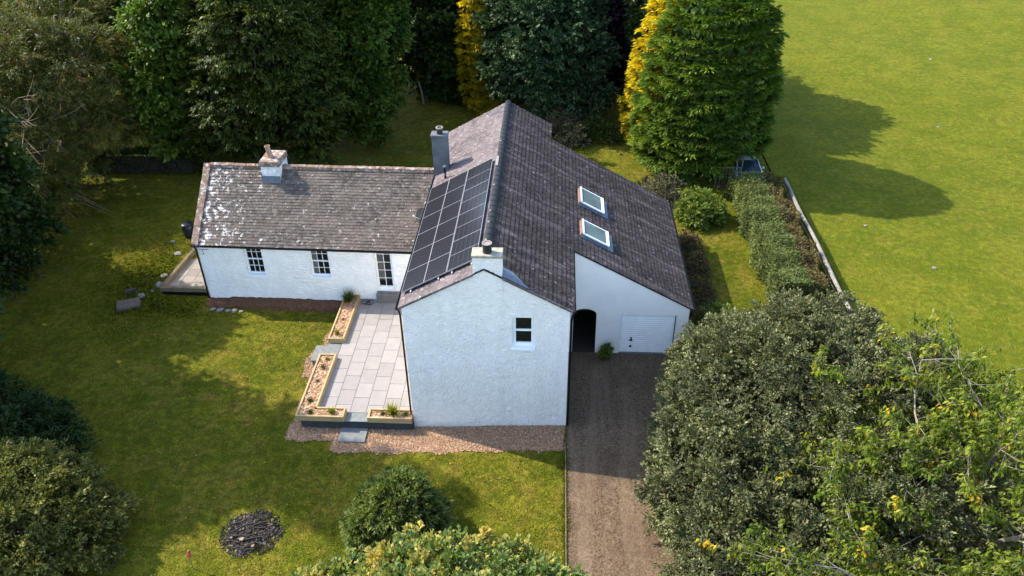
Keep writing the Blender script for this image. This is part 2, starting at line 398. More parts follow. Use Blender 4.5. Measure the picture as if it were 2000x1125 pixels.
house = thing('house', 'tall white gabled house with slate roof, solar panels and an attached garage', 'house', (0, 0, -.45))
def main_house():
    # ---- walls: one mesh
    w_ = MB(); ov = .12; zb = -.9; inx = ov; H0 = H_-.03+0.0
    top = lambda x: (H_ + SL*x if x < XR else HR-SL*(x-XR)) - .06
    # front gable with window
    wx0, wx1, wz0, wz1 = 4.27, 5.10, 4.0, 5.43
    cx0, cx1 = 2.87, 3.93
    outer = [(ov, zb), (W_-ov, zb), (W_-ov, top(W_-ov)), (cx1, top(cx1)), (XR, top(XR)), (cx0, top(cx0)), (ov, top(ov))]
    win = [(wx0, wz0), (wx1, wz0), (wx1, wz1), (wx0, wz1)]
    wall_poly(w_, lambda a, b: (a, .05, b), outer, [win], (0, 1, 0), .2)
    # back gable, side walls
    w_.add([(ov,L_-.1,zb),(XN,L_-.1,zb),(XN,L_-.1,top(XN)),(XR,L_-.1,top(XR)),(ov,L_-.1,top(ov))], [(4,3,2,1,0)], .5)
    w_.add([(ov,.05,zb),(ov,L_-.1,zb),(ov,L_-.1,top(ov)),(ov,.05,top(ov))], [(3,2,1,0)], .5)
    w_.add([(W_-ov,.05,zb),(W_-ov,YG+.06,zb),(W_-ov,YG+.06,top(W_-ov)),(W_-ov,.05,top(W_-ov))], [(0,1,2,3)], .5)
    w_.add([(XN,YB-.1,zb),(XN,L_-.1,zb),(XN,L_-.1,top(XN)),(XN,YB-.1,top(XN))], [(0,1,2,3)], .5)
    w_.build('wall', 'harl', house)
    # ---- garage walls
    g = MB(); yw = YG+.06; xe = XG-.12
    arch = [(6.72, .05), (7.76, .05), (7.74, 2.45)]
    for i in range(1, 12):
        t = math.pi*(1-i/12.)
        arch.append((7.22-.52*math.cos(t)*1.0 if False else 7.22+.52*math.cos(math.pi*i/12.), 2.45+.30*math.sin(math.pi*i/12.)))
    arch.append((6.72, 2.45))
    door = [(8.80, .2), (11.16, .2), (11.16, 2.47), (8.80, 2.47)]
    og = [(W_-.13, zb), (xe, zb), (xe, top(xe)), (W_-.13, top(W_-.13))]
    gm = MB()
    wall_poly(gm, lambda a, b: (a, yw, b), og, [door, arch], (0, 1, 0), .22)
    gm.add([(xe,yw,zb),(xe,YB-.1,zb),(xe,YB-.1,top(xe)),(xe,yw,top(xe))], [(0,1,2,3)], .5)
    gm.add([(XN,YB-.1,zb),(xe,YB-.1,zb),(xe,YB-.1,top(xe)),(XN,YB-.1,top(XN))], [(3,2,1,0)], .5)
    gm.build('garage_wall', 'render', house)
    # passage behind the arch: walls, ceiling, inner door
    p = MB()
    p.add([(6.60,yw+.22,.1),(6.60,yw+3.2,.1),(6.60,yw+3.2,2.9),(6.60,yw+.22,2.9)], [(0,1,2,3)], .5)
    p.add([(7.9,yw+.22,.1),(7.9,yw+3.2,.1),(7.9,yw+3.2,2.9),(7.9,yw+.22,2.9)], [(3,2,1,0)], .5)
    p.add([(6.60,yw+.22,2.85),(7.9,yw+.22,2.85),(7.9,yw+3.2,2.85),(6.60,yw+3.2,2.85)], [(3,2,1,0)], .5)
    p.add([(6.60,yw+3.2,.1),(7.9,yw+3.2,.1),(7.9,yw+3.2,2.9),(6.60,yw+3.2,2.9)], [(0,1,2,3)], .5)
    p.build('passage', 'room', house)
    p = MB(); p.box(6.62, 7.88, yw+.02, yw+3.1, .1, .315); p.build('passage_floor', 'darkfloor', house)  # floor coloured very dark to stand for the shade in the passage
    # ---- garage door
    d = MB(); d.box(8.86, 11.10, yw+.06, yw+.09, .36, 2.42, .5)
    for k in range(18):
        z0 = .37+k*.1138; d.bbox(8.87, 11.09, yw+.035, yw+.065, z0+.010, z0+.098, .016)
    gd = d.build('garage_door', 'whitedoor', house)
    f = MB(); f.box(8.80,8.862,yw+.02,yw+.11,.346,2.47); f.box(11.098,11.16,yw+.02,yw+.11,.346,2.47); f.box(8.862,11.098,yw+.02,yw+.11,2.42,2.47)
    f.build('frame', 'white', gd)
    s_ = MB(); s_.box(8.82, 11.14, yw-.02, yw+.2, .2, .345); s_.build('threshold', 'greystep', gd)
    h = MB(); h.box(9.30,9.37,yw+.01,yw+.034,1.02,1.22); h.box(9.24,9.40,yw-.005,yw+.012,1.05,1.09); h.build('handle', 'black', gd)
    h = MB(); h.lathe((9.33, yw+.03, .72), [(.045,-.05),(.055,0),(.045,.05)], 10); h.build('lock', 'black', gd)
    st = MB(); st.box(11.165, 11.20, yw-.025, yw-.003, .3, 2.5); st.build('dark_strip', 'black', gd)  # narrow black strip right of the door frame
    # ---- gable window (sash)
    win_ = MB(); y = .19
    win_.box(wx0, wx0+.10, y-.02, y+.06, wz0, wz1); win_.box(wx1-.07, wx1, y-.02, y+.06, wz0, wz1)
    win_.box(wx0+.10, wx1-.07, y-.02, y+.06, wz1-.06, wz1); win_.box(wx0+.10, wx1-.07, y-.02, y+.06, wz0, wz0+.16)
    zm = (wz0+wz1)/2+.03; win_.box(wx0+.10, wx1-.07, y-.01, y+.05, zm-.04, zm+.04)
    for xx in (wx0+.10, wx1-.105): win_.box(xx, xx+.035, y+.0, y+.04, wz0+.16, wz1-.06)
    wo = win_.build('window', 'white', house)
    pn = MB(); pn.add([(wx0+.13,y+.03,wz0+.15),(wx1-.1,y+.03,wz0+.15),(wx1-.1,y+.03,wz1-.06),(wx0+.13,y+.03,wz1-.06)], [(0,1,2,3)]); pn.build('pane', 'glass', wo)
    sl = MB(); sl.bbox(wx0-.04, wx1+.05, -.03, .2, wz0-.09, wz0+.01); sl.build('sill', 'white', wo)
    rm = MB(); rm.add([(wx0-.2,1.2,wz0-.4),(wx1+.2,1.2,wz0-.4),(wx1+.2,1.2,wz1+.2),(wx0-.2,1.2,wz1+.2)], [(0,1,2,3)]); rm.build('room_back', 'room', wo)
    # ---- roof decks (underside boards)
    dk = MB(); t = .05
    def slab(a, b, y0, y1):
        za = (H_+SL*a if a < XR-1e-6 else HR-SL*(a-XR)); zb_ = (H_+SL*b if b <= XR+1e-6 else HR-SL*(b-XR))
        dk.add([(a,y0,za),(b,y0,zb_),(b,y1,zb_),(a,y1,za),(a,y0,za-t),(b,y0,zb_-t),(b,y1,zb_-t),(a,y1,za-t)],
               [(0,1,2,3),(7,6,5,4),(0,4,5,1),(1,5,6,2),(2,6,7,3),(3,7,4,0)], .5)
    slab(-.0, XR, 0, L_); slab(XR, XN, 0, L_); slab(XN, W_, 0, YB); slab(W_, XG, YG, YB)
    dk.build('roof_deck', 'black', house)
    c = 1/math.sqrt(1+SL*SL); k = math.sqrt(1+SL*SL)
    m = MB(); slates(m, (0,L_,H_), (0,-1,0), (c,0,SL*c), (-SL*c,0,c), [(0,L_,0,XR*k)], .28, .225, L_, XR*k)
    m.build('roof', 'slate_left', house)
    vt = (XG-XR)*k
    m = MB(); vW = (XG-W_)*k; vN = (XG-XN)*k
    slates(m, (XG,0,ZG), (0,1,0), (-c,0,SL*c), (SL*c,0,c), [(YG,YB,0,vW), (0,YB,vW,vN), (0,L_,vN,vt)], .255, .20, L_, vt)
    m.build('roof', 'slate_right', house)
    # ---- ridge: tiles
    rd = MB(); y = .55
    while y < L_-.02:
        y1 = min(y+.45, L_); n = 8; vs = []
        for yy in (y, y1-.02):
            r_ = .17 if yy == y else .155
            for j in range(n):
                a = math.pi*j/(n-1)*.9+math.pi*.05; vs.append((XR+r_*math.cos(a), yy, HR-.03+r_*math.sin(a)*.8))
        rd.add(vs, [(j, j+1, n+j+1, n+j) for j in range(n-1)]); y = y1
    rg = rd.build('ridge', 'ridge_dark', house)
    ml = MB(); ml.bbox(XR-.14, XR-.03, 8.25, 9.2, HR+.06, HR+.125); ml.build('mortar_patch', 'potrim', rg)
    for yy in (1.9, 3.25, 4.15, 6.4, 10.9):
        ml = MB(); ml.bbox(XR-.13+random.random()*.03, XR-.03, yy-.05, yy+.06, HR+.04, HR+.115); ml.build('mortar_patch', 'potrim', rg)
    # ---- gutters and downpipes
    def gutter(gt, x, z, y0, y1, sgn):
        n = 6; vs = []
        for yy in (y0, y1):
            for j in range(n+1):
                a = math.pi*j/n; vs.append((x-.06*math.cos(a), yy, z-.06*math.sin(a)))
        gt.add(vs, [(j, j+1, n+1+j+1, n+1+j) for j in range(n)]+[tuple(range(n+1)), tuple(range(n+1, 2*n+2))])
        gt.box(x-.062, x-.05, y0, y1, z-.012, z+.008); gt.box(x+.05, x+.062, y0, y1, z-.012, z+.008)
    for args in ((-.05, H_-.02, -.02, L_, 1), (W_+.05, H_-.03, -.02, YG-.03, 1), (XG+.05, ZG-.02, YG-.02, YB, 1)):
        gt = MB(); gutter(gt, *args); gt.build('gutter', 'black', house)
    dp = MB()
    dp.tube([(-.05,.12,H_-.08),(.0,.12,H_-.25),(.03,.1,H_-.4),(.03,.1,-.35)], .04, 8)
    dp.build('downpipe', 'black', house)
    dp = MB(); dp.tube([(W_+.05,.12,H_-.08),(W_-.03,.10,H_-.3),(W_-.05,.10,H_-.5),(W_-.05,.10,-.1)], .045, 8); dp.build('downpipe', 'black', house)
    dp = MB(); dp.tube([(XG+.04,YG+.04,ZG-.08),(XG-.04,YG+.1,ZG-.25),(XG-.07,YG+.1,ZG-.4),(XG-.07,YG+.1,.3)], .04, 8); dp.build('downpipe', 'black', house)
    # black strip where the short eave meets the garage front
    vb = MB(); vb.box(W_-.02, W_+.05, YG-.06, YG+.05, H_-2.9, H_+.02); vb.build('corner_pipe', 'black', house)
    # verge skew of cement on gable
    vg = MB()
    for (a, b) in ((0.0, cx0), (cx1, W_)):
        for y0, y1 in ((-.035, .02),):
            za, zb_ = top(a)+.06, top(b)+.06
            vg.add([(a,y0,za-.07),(b,y0,zb_-.07),(b,y0,zb_+.03),(a,y0,za+.03),(a,y1,za-.07),(b,y1,zb_-.07),(b,y1,zb_+.03),(a,y1,za+.03)],
                   [(0,1,2,3),(3,2,6,7),(1,0,4,5),(0,3,7,4),(2,1,5,6)], .5)
    vg.build('verge', 'slate_left', house)
    # ---- chimneys
    ch = MB(); ch.box(cx0, cx1, .035, .56, 6.6, 8.06); co = ch.build('chimney', 'harl', house)
    cp = MB(); cp.bbox(cx0-.03, cx1+.03, .0, .60, 8.06, 8.17, .02); cp.build('cap', 'cap', co)
    pt = MB(); pt.lathe((3.40,.27,8.17), [(.165,0),(.165,.33),(.175,.33),(.18,.36),(.13,.365),(.13,.05)], 24); pt.build('chimney_pot', 'potdark', co)
    pr = MB(); pr.lathe((3.40,.27,8.17), [(.178,.362),(.183,.385),(.135,.386),(.133,.364)], 24); pr.build('pot_rim', 'potrim', co)
    lf = MB(); a = cx1+.004
    za = HR-SL*(cx1-XR); lf.add([(a,.03,za+.05),(a+1.0,.03,za-SL*1.0+.05),(a+.35,.62,za-SL*.35+.05),(a,.62,za+.05)], [(0,1,2,3)]); lf.build('flashing', 'flash', co)
    ch = MB(); ch.box(-.08, .66, 10.9, 11.42, 2.5, 7.82); co = ch.build('chimney', 'stackgrey', house)
    cp = MB(); cp.bbox(-.12, .70, 10.86, 11.46, 7.82, 7.92, .02); cp.build('cap', 'stackgrey', co)
    pt = MB(); pt.lathe((.30,11.12,7.92), [(.14,0),(.14,.26),(.13,.26),(.13,.05)], 20); pt.build('chimney_pot', 'potdark', co)
    pr = MB(); pr.lathe((.30,11.12,7.92), [(.15,.24),(.18,.29),(.17,.33),(.12,.33),(.12,.25)], 20); pr.build('pot_rim', 'potrim', co)
    vp = MB(); zz = H_+SL*.62; vp.tube([(.62,9.95,zz-.05),(.60,9.95,zz+.62)], .055, 10); v_ = vp.build('vent_pipe', 'black', house)
    vp = MB(); vp.tube([(.60,9.95,zz+.60),(.60,9.95,zz+.67)], .075, 10); vp.build('collar', 'flash', v_)
    vp = MB(); vp.tube([(.612,9.95,zz+.2),(.608,9.95,zz+.3)], .062, 10); vp.build('collar', 'flash', v_)
    # ---- solar panels
    O = Vector((0,0,H_)); V = Vector((c,0,SL*c)); Nn = Vector((-SL*c,0,c)); Yv = Vector((0,1,0))
    def panel(v0, v1, y0, y1, vert):
        P = lambda v, y, n: tuple(O+V*v+Yv*y+Nn*n)
        def pb(mb, a, b, e, f, n0, n1, uv=None):
            mb.add([P(a,e,n0),P(b,e,n0),P(b,f,n0),P(a,f,n0),P(a,e,n1),P(b,e,n1),P(b,f,n1),P(a,f,n1)],
                   [(4,5,6,7),(0,3,2,1),(0,1,5,4),(1,2,6,5),(2,3,7,6),(3,0,4,7)], .5,
                   [uv]+[((0.5,0.5),)*4]*5 if uv else None)
        b_ = MB()
        uv = ((0,0),(0,1),(1,1),(1,0)) if not vert else ((0,0),(1,0),(1,1),(0,1))
        pb(b_, v0+.012, v1-.012, y0+.008, y1-.008, .13, .165, uv)
        po = b_.build('solar_panel', 'cells', house)
        fr = MB(); e = .016
        pb(fr, v0+.004, v0+e+.004, y0+.004, y1-.004, .125, .171); pb(fr, v1-e-.004, v1-.004, y0+.004, y1-.004, .125, .171)
        pb(fr, v0+e+.004, v1-e-.004, y0+.004, y0+e, .125, .169); pb(fr, v0+e+.004, v1-e-.004, y1-e, y1-.004, .125, .169)
        if vert: pb(fr, v0+e, v1-e, (y0+y1)/2-.009, (y0+y1)/2+.009, .12, .168)
        else: pb(fr, (v0+v1)/2-.014, (v0+v1)/2+.014, y0+.02, y1-.02, .12, .168)
        fr.build('frame', 'panelframe', po)
    k2 = 1/c
    for i in range(6): panel(.10*k2, 1.88*k2, .72+i*1.415, .72+(i+1)*1.415, False)
    for i in range(4): panel(1.89*k2, 3.04*k2, .72+i*2.122, .72+(i+1)*2.122, True)
    rl = MB()
    for v in (.5, 1.75, 2.35, 3.2):
        a = O+V*v+Nn*.075; rl.tube([tuple(a+Yv*.62), tuple(a+Yv*9.25)], .028, 6)
    rl.build('mounting_rail', 'alu', house)
    # ---- rooflights
    O2 = Vector((XR,0,HR)); V2 = Vector((c,0,-SL*c)); N2 = Vector((SL*c,0,c))
    for (x0, x1, y0, y1) in ((6.90, 8.02, 8.62, 10.05), (6.93, 8.12, 5.80, 7.02)):
        a0, a1 = (x0-XR)*k, (x1-XR)*k
        P = lambda v, y, n: tuple(O2+V2*v+Yv*y+N2*n)
        def pb(mb, a, b, e, f, n0, n1):
            mb.add([P(a,e,n0),P(b,e,n0),P(b,f,n0),P(a,f,n0),P(a,e,n1),P(b,e,n1),P(b,f,n1),P(a,f,n1)],
                   [(4,5,6,7),(0,3,2,1),(0,1,5,4),(1,2,6,5),(2,3,7,6),(3,0,4,7)], .5)
        b_ = MB(); h1 = .22
        pb(b_, a0, a0+.08, y0, y1, .14, h1); pb(b_, a1-.13, a1, y0, y1, .14, h1-.01)
        pb(b_, a0+.09, a1-.16, y0, y0+.055, .14, h1-.02); pb(b_, a0+.09, a1-.16, y1-.055, y1, .14, h1-.02)
        ro = b_.build('rooflight', 'white', house)
        b_ = MB(); pb(b_, a0+.07, a1-.12, y0+.045, y1-.045, .12, .19); b_.build('pane', 'frost', ro)
        b_ = MB(); pb(b_, a0+.01, a1-.01, y0+.005, y1-.005, .0, .142); pb(b_, a1-.02, a1+.28, y0-.08, y1+.08, .02, .05)
        pb(b_, a0+.01, a1+.02, y0-.09, y0+.006, .02, .06); b_.build('flashing', 'flash', ro)
        b_ = MB(); pb(b_, a0-.03, a0+.012, y0+.01, y1-.01, .0, .215); b_.build('upstand', 'brickflash', ro)
main_house()

# ------------------------------------------------------------------ low wing (local frame, ridge along x)
WRZ = R(-1.4)
cott = thing('cottage_wing', 'long low whitewashed stone wing with lichen-covered slate roof and sash windows', 'cottage', (-11.82, 8.755, -.4), WRZ)
def wing():
    # local coordinates: x 0..12, y 0 front, z measured from -.4
    b = .4; LX = 11.93; HE = 3.035+b; RZ = 5.725+b; RY = 3.154; DY = 2*RY; t_ = (RZ-HE)/RY
    w_ = MB()
    holes = []
    wins = [(2.36, 3.28), (5.63, 6.62)]
    for a, c in wins: holes.append([(a, 1.28+b), (c, 1.28+b), (c, 3.0+b), (a, 3.0+b)])
    dr = (8.88, 9.76); holes.append([(dr[0], .58+b), (dr[1], .58+b), (dr[1], 3.0+b), (dr[0], 3.0+b)])
    wall_poly(w_, lambda a, z: (a, 0, z), [(0, -.6), (LX, -.6), (LX, HE), (0, HE)], holes, (0, 1, 0), .26)
    w_.add([(0,0,-.6),(0,DY,-.6),(0,DY,HE),(0,RY,RZ),(0,0,HE)], [(4,3,2,1,0)], .5)
    w_.add([(0,DY,-.6),(LX,DY,-.6),(LX,DY,HE),(0,DY,HE)], [(3,2,1,0)], .5)
    w_.build('wall', 'rubble', cott, local=True)
    for a, c in wins:
        z0, z1 = 1.28+b, 3.0+b; y = .15; f = MB()
        f.box(a, a+.09, y, y+.08, z0, z1); f.box(c-.09, c, y, y+.08, z0, z1); f.box(a+.09, c-.09, y, y+.08, z0, z0+.09); f.box(a+.09, c-.09, y, y+.08, z1-.07, z1)
        zm = (z0+z1)/2; f.box(a+.09, c-.09, y-.01, y+.06, zm-.03, zm+.03)
        for i in (1, 2): xx = a+.09+(c-a-.18)*i/3; f.box(xx-.013, xx+.013, y+.01, y+.05, z0+.09, z1-.07)
        for zz in ((z0+.09+zm-.03)/2, (zm+.03+z1-.07)/2): f.box(a+.09, c-.09, y+.015, y+.045, zz-.012, zz+.012)
        wo = f.build('window', 'white', cott, local=True)
        p = MB(); p.add([(a+.08,y+.035,z0+.08),(c-.08,y+.035,z0+.08),(c-.08,y+.035,z1-.05),(a+.08,y+.035,z1-.05)], [(0,1,2,3)]); p.build('pane', 'glass', wo, local=True)
        s_ = MB(); s_.bbox(a-.10, c+.06, -.05, .15, z0-.13, z0+.01, .015); s_.build('sill', 'white', wo, local=True)
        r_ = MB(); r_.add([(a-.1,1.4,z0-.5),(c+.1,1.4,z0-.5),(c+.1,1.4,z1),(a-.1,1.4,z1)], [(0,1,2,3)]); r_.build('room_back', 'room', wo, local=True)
        if a > 5:
            cu = MB(); cu.box(a+.10, a+.30, y+.12, y+.14, z0+.1, z1-.1); cu.build('curtain', 'curtain', wo, local=True)
    # glazed door
    a, c = dr; z0, z1 = .58+b, 3.0+b; y = .15; f = MB()
    f.box(a, a+.10, y, y+.08, z0, z1); f.box(c-.12, c, y, y+.08, z0, z1); f.box(a+.10, c-.12, y, y+.08, z0, z0+.20); f.box(a+.10, c-.12, y, y+.08, z1-.08, z1)
    mx = (a+c)/2-.01; f.box(mx-.013, mx+.013, y+.01, y+.05, z0+.2, z1-.08)
    for i in (1, 2, 3, 4): zz = z0+.2+(z1-z0-.28)*i/4.6; f.box(a+.1, c-.12, y+.015, y+.045, zz-.012, zz+.012)
    do = f.build('glazed_door', 'white', cott, local=True)
    p = MB(); p.add([(a+.09,y+.035,z0+.18),(c-.11,y+.035,z0+.18),(c-.11,y+.035,z1-.05),(a+.09,y+.035,z1-.05)], [(0,1,2,3)]); p.build('pane', 'glass', do, local=True)
    cu = MB(); n = 16
    vs = [(a+.1+(mx-a-.1)*i/n*.98, y+.12+.03*math.sin(i*1.9), zz) for i in range(n+1) for zz in (z0+.5, z1-.1)]
    cu.add(vs, [(2*i, 2*i+2, 2*i+3, 2*i+1) for i in range(n)]); cu.build('curtain', 'curtain', do, local=True)
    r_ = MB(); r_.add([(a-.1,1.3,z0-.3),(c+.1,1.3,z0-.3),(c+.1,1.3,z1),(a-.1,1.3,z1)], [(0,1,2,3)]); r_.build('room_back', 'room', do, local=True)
    # roof
    ln = math.hypot(RY+.1, t_*(RY+.1)); cy = (RY+.1)/ln; cz = t_*(RY+.1)/ln
    dk = MB(); e = -.1; ze = HE-t_*.1+.03
    for sgn in (0, 1):
        f = (lambda yy: yy) if not sgn else (lambda yy: DY-yy)
        vs = [(.12,f(e),ze),(LX,f(e),ze),(LX,f(RY),RZ+.03),(.12,f(RY),RZ+.03),(.12,f(e),ze-.06),(LX,f(e),ze-.06),(LX,f(RY),RZ-.03),(.12,f(RY),RZ-.03)]
        dk.add(vs, [(0,1,2,3),(7,6,5,4),(0,4,5,1),(1,5,6,2),(2,6,7,3),(3,7,4,0)], .5)
    dk.build('roof_deck', 'black', cott, local=True)
    m = MB(); slates(m, (.22,e,ze+.005), (1,0,0), (0,cy,cz), (0,-cz,cy), [(0,LX-.24,0,ln)], .215, .158, LX, ln, .007, .024)
    m.build('roof', 'slate_wing', cott, local=True)
    m = MB(); slates(m, (LX,DY-e,ze+.005), (-1,0,0), (0,-cy,cz), (0,cz,cy), [(0,LX-.24,0,ln)], .43, .316, LX, ln, .007, .024)
    m.build('roof', 'slate_wing', cott, local=True)
    # stone skew on the left gable
    sk = MB()
    for sgn in (0, 1):
        f = (lambda yy: yy) if not sgn else (lambda yy: DY-yy)
        n = 9
        for i in range(n):
            ya = -.12+(RY+.12)*i/n; yb = -.12+(RY+.12)*(i+1)/n-.012; za = HE+t_*ya; zb = HE+t_*yb; o = random.uniform(-.01, .01)
            sk.add([(-.13+o,f(ya),za-.08),(.21+o,f(ya),za-.08),(.21+o,f(yb),zb-.08),(-.13+o,f(yb),zb-.08),
                    (-.13+o,f(ya),za+.13),(.21+o,f(ya),za+.13),(.21+o,f(yb),zb+.13),(-.13+o,f(yb),zb+.13)],
                   [(0,3,2,1),(4,5,6,7),(0,1,5,4),(1,2,6,5),(2,3,7,6),(3,0,4,7)] )
    sk.build('skew_coping', 'coping', cott, local=True)
    rd = MB(); x = .21; split = False
    while x < LX-.02:
        x1 = min(x+.62, LX)
        if x > 3.9 and not split: split = True; rd.build('ridge', 'coping', cott, local=True); rd = MB()
        if not (2.95 < x+.3 < 4.0):
            o = random.uniform(-.01, .012)
            vs = []
            for xx in (x, x1-.015):
                vs += [(xx,RY-.17,RZ-.05+o),(xx,RY-.13,RZ+.09+o),(xx,RY,RZ+.15+o),(xx,RY+.13,RZ+.09+o),(xx,RY+.17,RZ-.05+o)]
            rd.add(vs, [(0,1,6,5),(1,2,7,6),(2,3,8,7),(3,4,9,8),(0,4,3,2,1),(5,6,7,8,9)])
        x = x1
    rd.build('ridge', 'coping', cott, local=True)
    # gutter + pipes
    g = MB(); n = 6; vs = []
    for xx in (-.15, LX):
        for j in range(n+1):
            an = math.pi*j/n; vs.append((xx, -.16-.06*math.cos(an), HE-.07-.06*math.sin(an)))
    g.add(vs, [(j, j+1, n+2+j, n+1+j) for j in range(n)]+[tuple(range(n+1)), tuple(range(n+1, 2*n+2))])
    g.box(-.15, LX, -.225, -.213, HE-.085, HE-.06); g.box(-.15, LX, -.107, -.095, HE-.1, HE-.05)
    g.box(.0, LX, -.095, -.005, HE-.14, HE-.085)
    g.build('gutter', 'black', cott, local=True)
    d = MB(); d.tube([(.0,-.16,HE-.12),(.02,-.07,HE-.3),(.02,-.06,HE-.5),(.02,-.06,.1)], .045, 8); d.build('downpipe', 'black', cott, local=True)
    d = MB(); d.tube([(.12,-.03,HE-.33),(.62,-.03,HE-.33)], .012, 5); d.tube([(.3,-.03,HE-.33),(.34,-.03,HE-.62),(.24,-.03,HE-.62)], .012, 5); d.build('cable', 'black', cott, local=True)
    # chimney
    c_ = MB(); x0, x1, y0, y1 = 3.02, 3.92, 2.55, 3.85
    c_.box(x0, x1, y0, y1, 4.6, 6.28+b); co = c_.build('chimney', 'stackwhite', cott, local=True)
    k = MB(); k.bbox(x0-.06, x1+.06, y0-.06, y1+.06, 6.02+b, 6.12+b, .02); k.bbox(x0-.04, x1+.04, y0-.04, y1+.04, 6.121+b, 6.30+b, .03); k.build('cap', 'coping', co, local=True)
    bs = MB(); bs.add([(x0-.03,y0-.12,HE+t_*(y0-.12)+.07),(x1+.03,y0-.12,HE+t_*(y0-.12)+.07),(x1+.03,y0-.005,HE+t_*y0+.30),(x0-.03,y0-.005,HE+t_*y0+.30)], [(0,1,2,3)])
    bs.build('flashing', 'flash', co, local=True)
    p = MB(); p.tr = Matrix.Translation((x0+.40, y0+.52, 6.30+b)) @ Matrix.Rotation(R(-7), 4, 'Y') @ Matrix.Rotation(R(2), 4, 'X')
    p.lathe((0,0,-.02), [(.15,0),(.135,.1),(.12,.55),(.135,.57),(.14,.62),(.105,.62),(.10,.1)], 20); p.build('chimney_pot', 'pot', co, local=True)
    # satellite dish
    s_ = MB(); cx, cy_, cz_ = 11.2, 1.05, HE+t_*1.05+.42
    s_.tr = Matrix.Translation((cx, cy_, cz_)) @ Matrix.Rotation(R(-48), 4, 'Y') @ Matrix.Rotation(R(35), 4, 'X') @ Matrix.Scale(1.15, 4, (0,1,0))
    s_.lathe((0,0,0), [(.02,-.06),(.16,-.05),(.30,-.015),(.36,.02),(.36,.03),(.30,.0),(.15,-.035),(.01,-.045)], 24); do = s_.build('satellite_dish', 'dish', cott, local=True)
    s_ = MB(); s_.tube([(cx+.05,cy_,cz_),(cx+.15,cy_+.02,HE+t_*1.05+.03)], .02, 6); s_.tube([(cx-.02,cy_,cz_-.25),(cx-.38,cy_-.1,cz_+.02)], .012, 6)
    s_.box(cx-.42, cx-.34, cy_-.13, cy_-.07, cz_-.02, cz_+.06); s_.build('bracket', 'alu', do, local=True)
wing()

# ------------------------------------------------------------------ patio, planters, steps
def slabs(mb, x0, x1, y0, y1, z, zt, lane, rowl, stagger=True, along='y'):
    n = max(1, round((x1-x0)/lane)); lw = (x1-x0)/n; g = .007
    for i in range(n):
        xa = x0+i*lw; y = y0-(rowl/2 if (stagger and i % 2) else 0)
        while y < y1-.02:
            ya = max(y, y0); yb = min(y+rowl, y1)
            if yb-ya > .05: mb.bbox(xa+g, xa+lw-g, ya+g, yb-g, z, zt+random.uniform(-.002, .002), .005)
            y += rowl
def patio():
    b = MB(); b.box(-4.60, .11, -.14, 8.56, -.8, .012, .5); b.build('patio_wall', 'greywall')
    o = bpy.data.objects['patio_wall']; setp(o, kind='structure')
    s_ = MB(); slabs(s_, -4.0, .105, .33, 8.52, 0., .052, .70, .93); o = s_.build('patio', 'paving'); setp(o, kind='structure')
    j = MB(); j.box(-4.595, .105, -.135, 8.55, .012, .034, .5); o = j.build('patio_joints', 'joint'); setp(o, kind='structure')
    j = MB(); j.bbox(-2.73, -1.78, -.20, .315, .034, .056, .006); j.bbox(-4.62, -4.01, 3.95, 4.85, .034, .055, .006); o = j.build('patio_threshold', 'greystep'); setp(o, kind='structure')
patio()
def planter(name, segs, label, z0=.036, z1=.30, t=.09):
    """segs: list of (x0,x1,y0,y1) timber runs, bed rectangles"""
    timbers, beds = segs
    c = thing(name, label, 'planter', (sum(q[0]+q[1] for q in timbers)/(2*len(timbers)), sum(q[2]+q[3] for q in timbers)/(2*len(timbers)), z0), 0, 'timber planters round the patio')
    m = MB()
    for (x0, x1, y0, y1) in timbers:
        m.box(x0, x1, y0, y1, z0, z0+.12); m.bbox(x0+.002, x1-.002, y0+.002, y1-.002, z0+.123, z1, .012)
    m.build('timber_frame', 'timber', c)
    b = MB()
    for (x0, x1, y0, y1) in beds: b.box(x0, x1, y0, y1, z0, z1-.075)
    bo = b.build('bark_bed', 'barkbed', c)
    k = MB(); rng = random.Random(3)
    area = sum((q[1]-q[0])*(q[3]-q[2]) for q in beds)
    for (x0, x1, y0, y1) in beds:
        for _ in range(int(220*(x1-x0)*(y1-y0))):
            x, y = rng.uniform(x0+.03, x1-.03), rng.uniform(y0+.03, y1-.03); a = rng.uniform(0, 3.14); l = rng.uniform(.03, .07); w2 = l*rng.uniform(.3, .6)
            z = z1-.07+rng.uniform(0, .025); dx, dy = math.cos(a)*l, math.sin(a)*l; ex, ey = -math.sin(a)*w2, math.cos(a)*w2; q = rng.uniform(-.02, .02)
            k.add([(x-dx-ex,y-dy-ey,z-q),(x+dx-ex,y+dy-ey,z+q),(x+dx+ex,y+dy+ey,z+q+.01),(x-dx+ex,y-dy+ey,z-q+.01)], [(0,1,2,3)], rng.random())
    ko = k.build('bark_chips', 'bark', c); ko['kind'] = 'stuff'
    return c
t = .09
planter('planter', ([(-4.66,-4.66+t,4.95,8.5),(-3.98,-3.98+t,4.95,8.5),(-4.57,-3.98,4.95,4.95+t),(-4.57,-3.98,8.41,8.5)], [(-4.57,-3.98,5.04,8.41)]), 'long timber planter of bark reaching the whitewashed cottage wall')
planter('planter', ([(-4.78,-4.78+t,-.22,3.86),(-4.07,-4.07+t,.28,3.86),(-4.69,-4.07,3.77,3.86),(-4.69,-2.84,-.22,-.22+t),(-4.07,-2.84,.28,.28+t),(-2.84,-2.75,-.22,.37)],
        [(-4.69,-4.07,-.13,3.77),(-4.07,-2.84,-.13,.28)]), 'L-shaped timber planter on the outer corner of the patio')
planter('planter', ([(-1.76,-1.67,-.22,.37),(-1.67,.09,-.22,-.13),(-1.67,.09,.28,.37)], [(-1.67,.09,-.13,.28)]), 'short timber planter against the front corner of the tall gable wall')
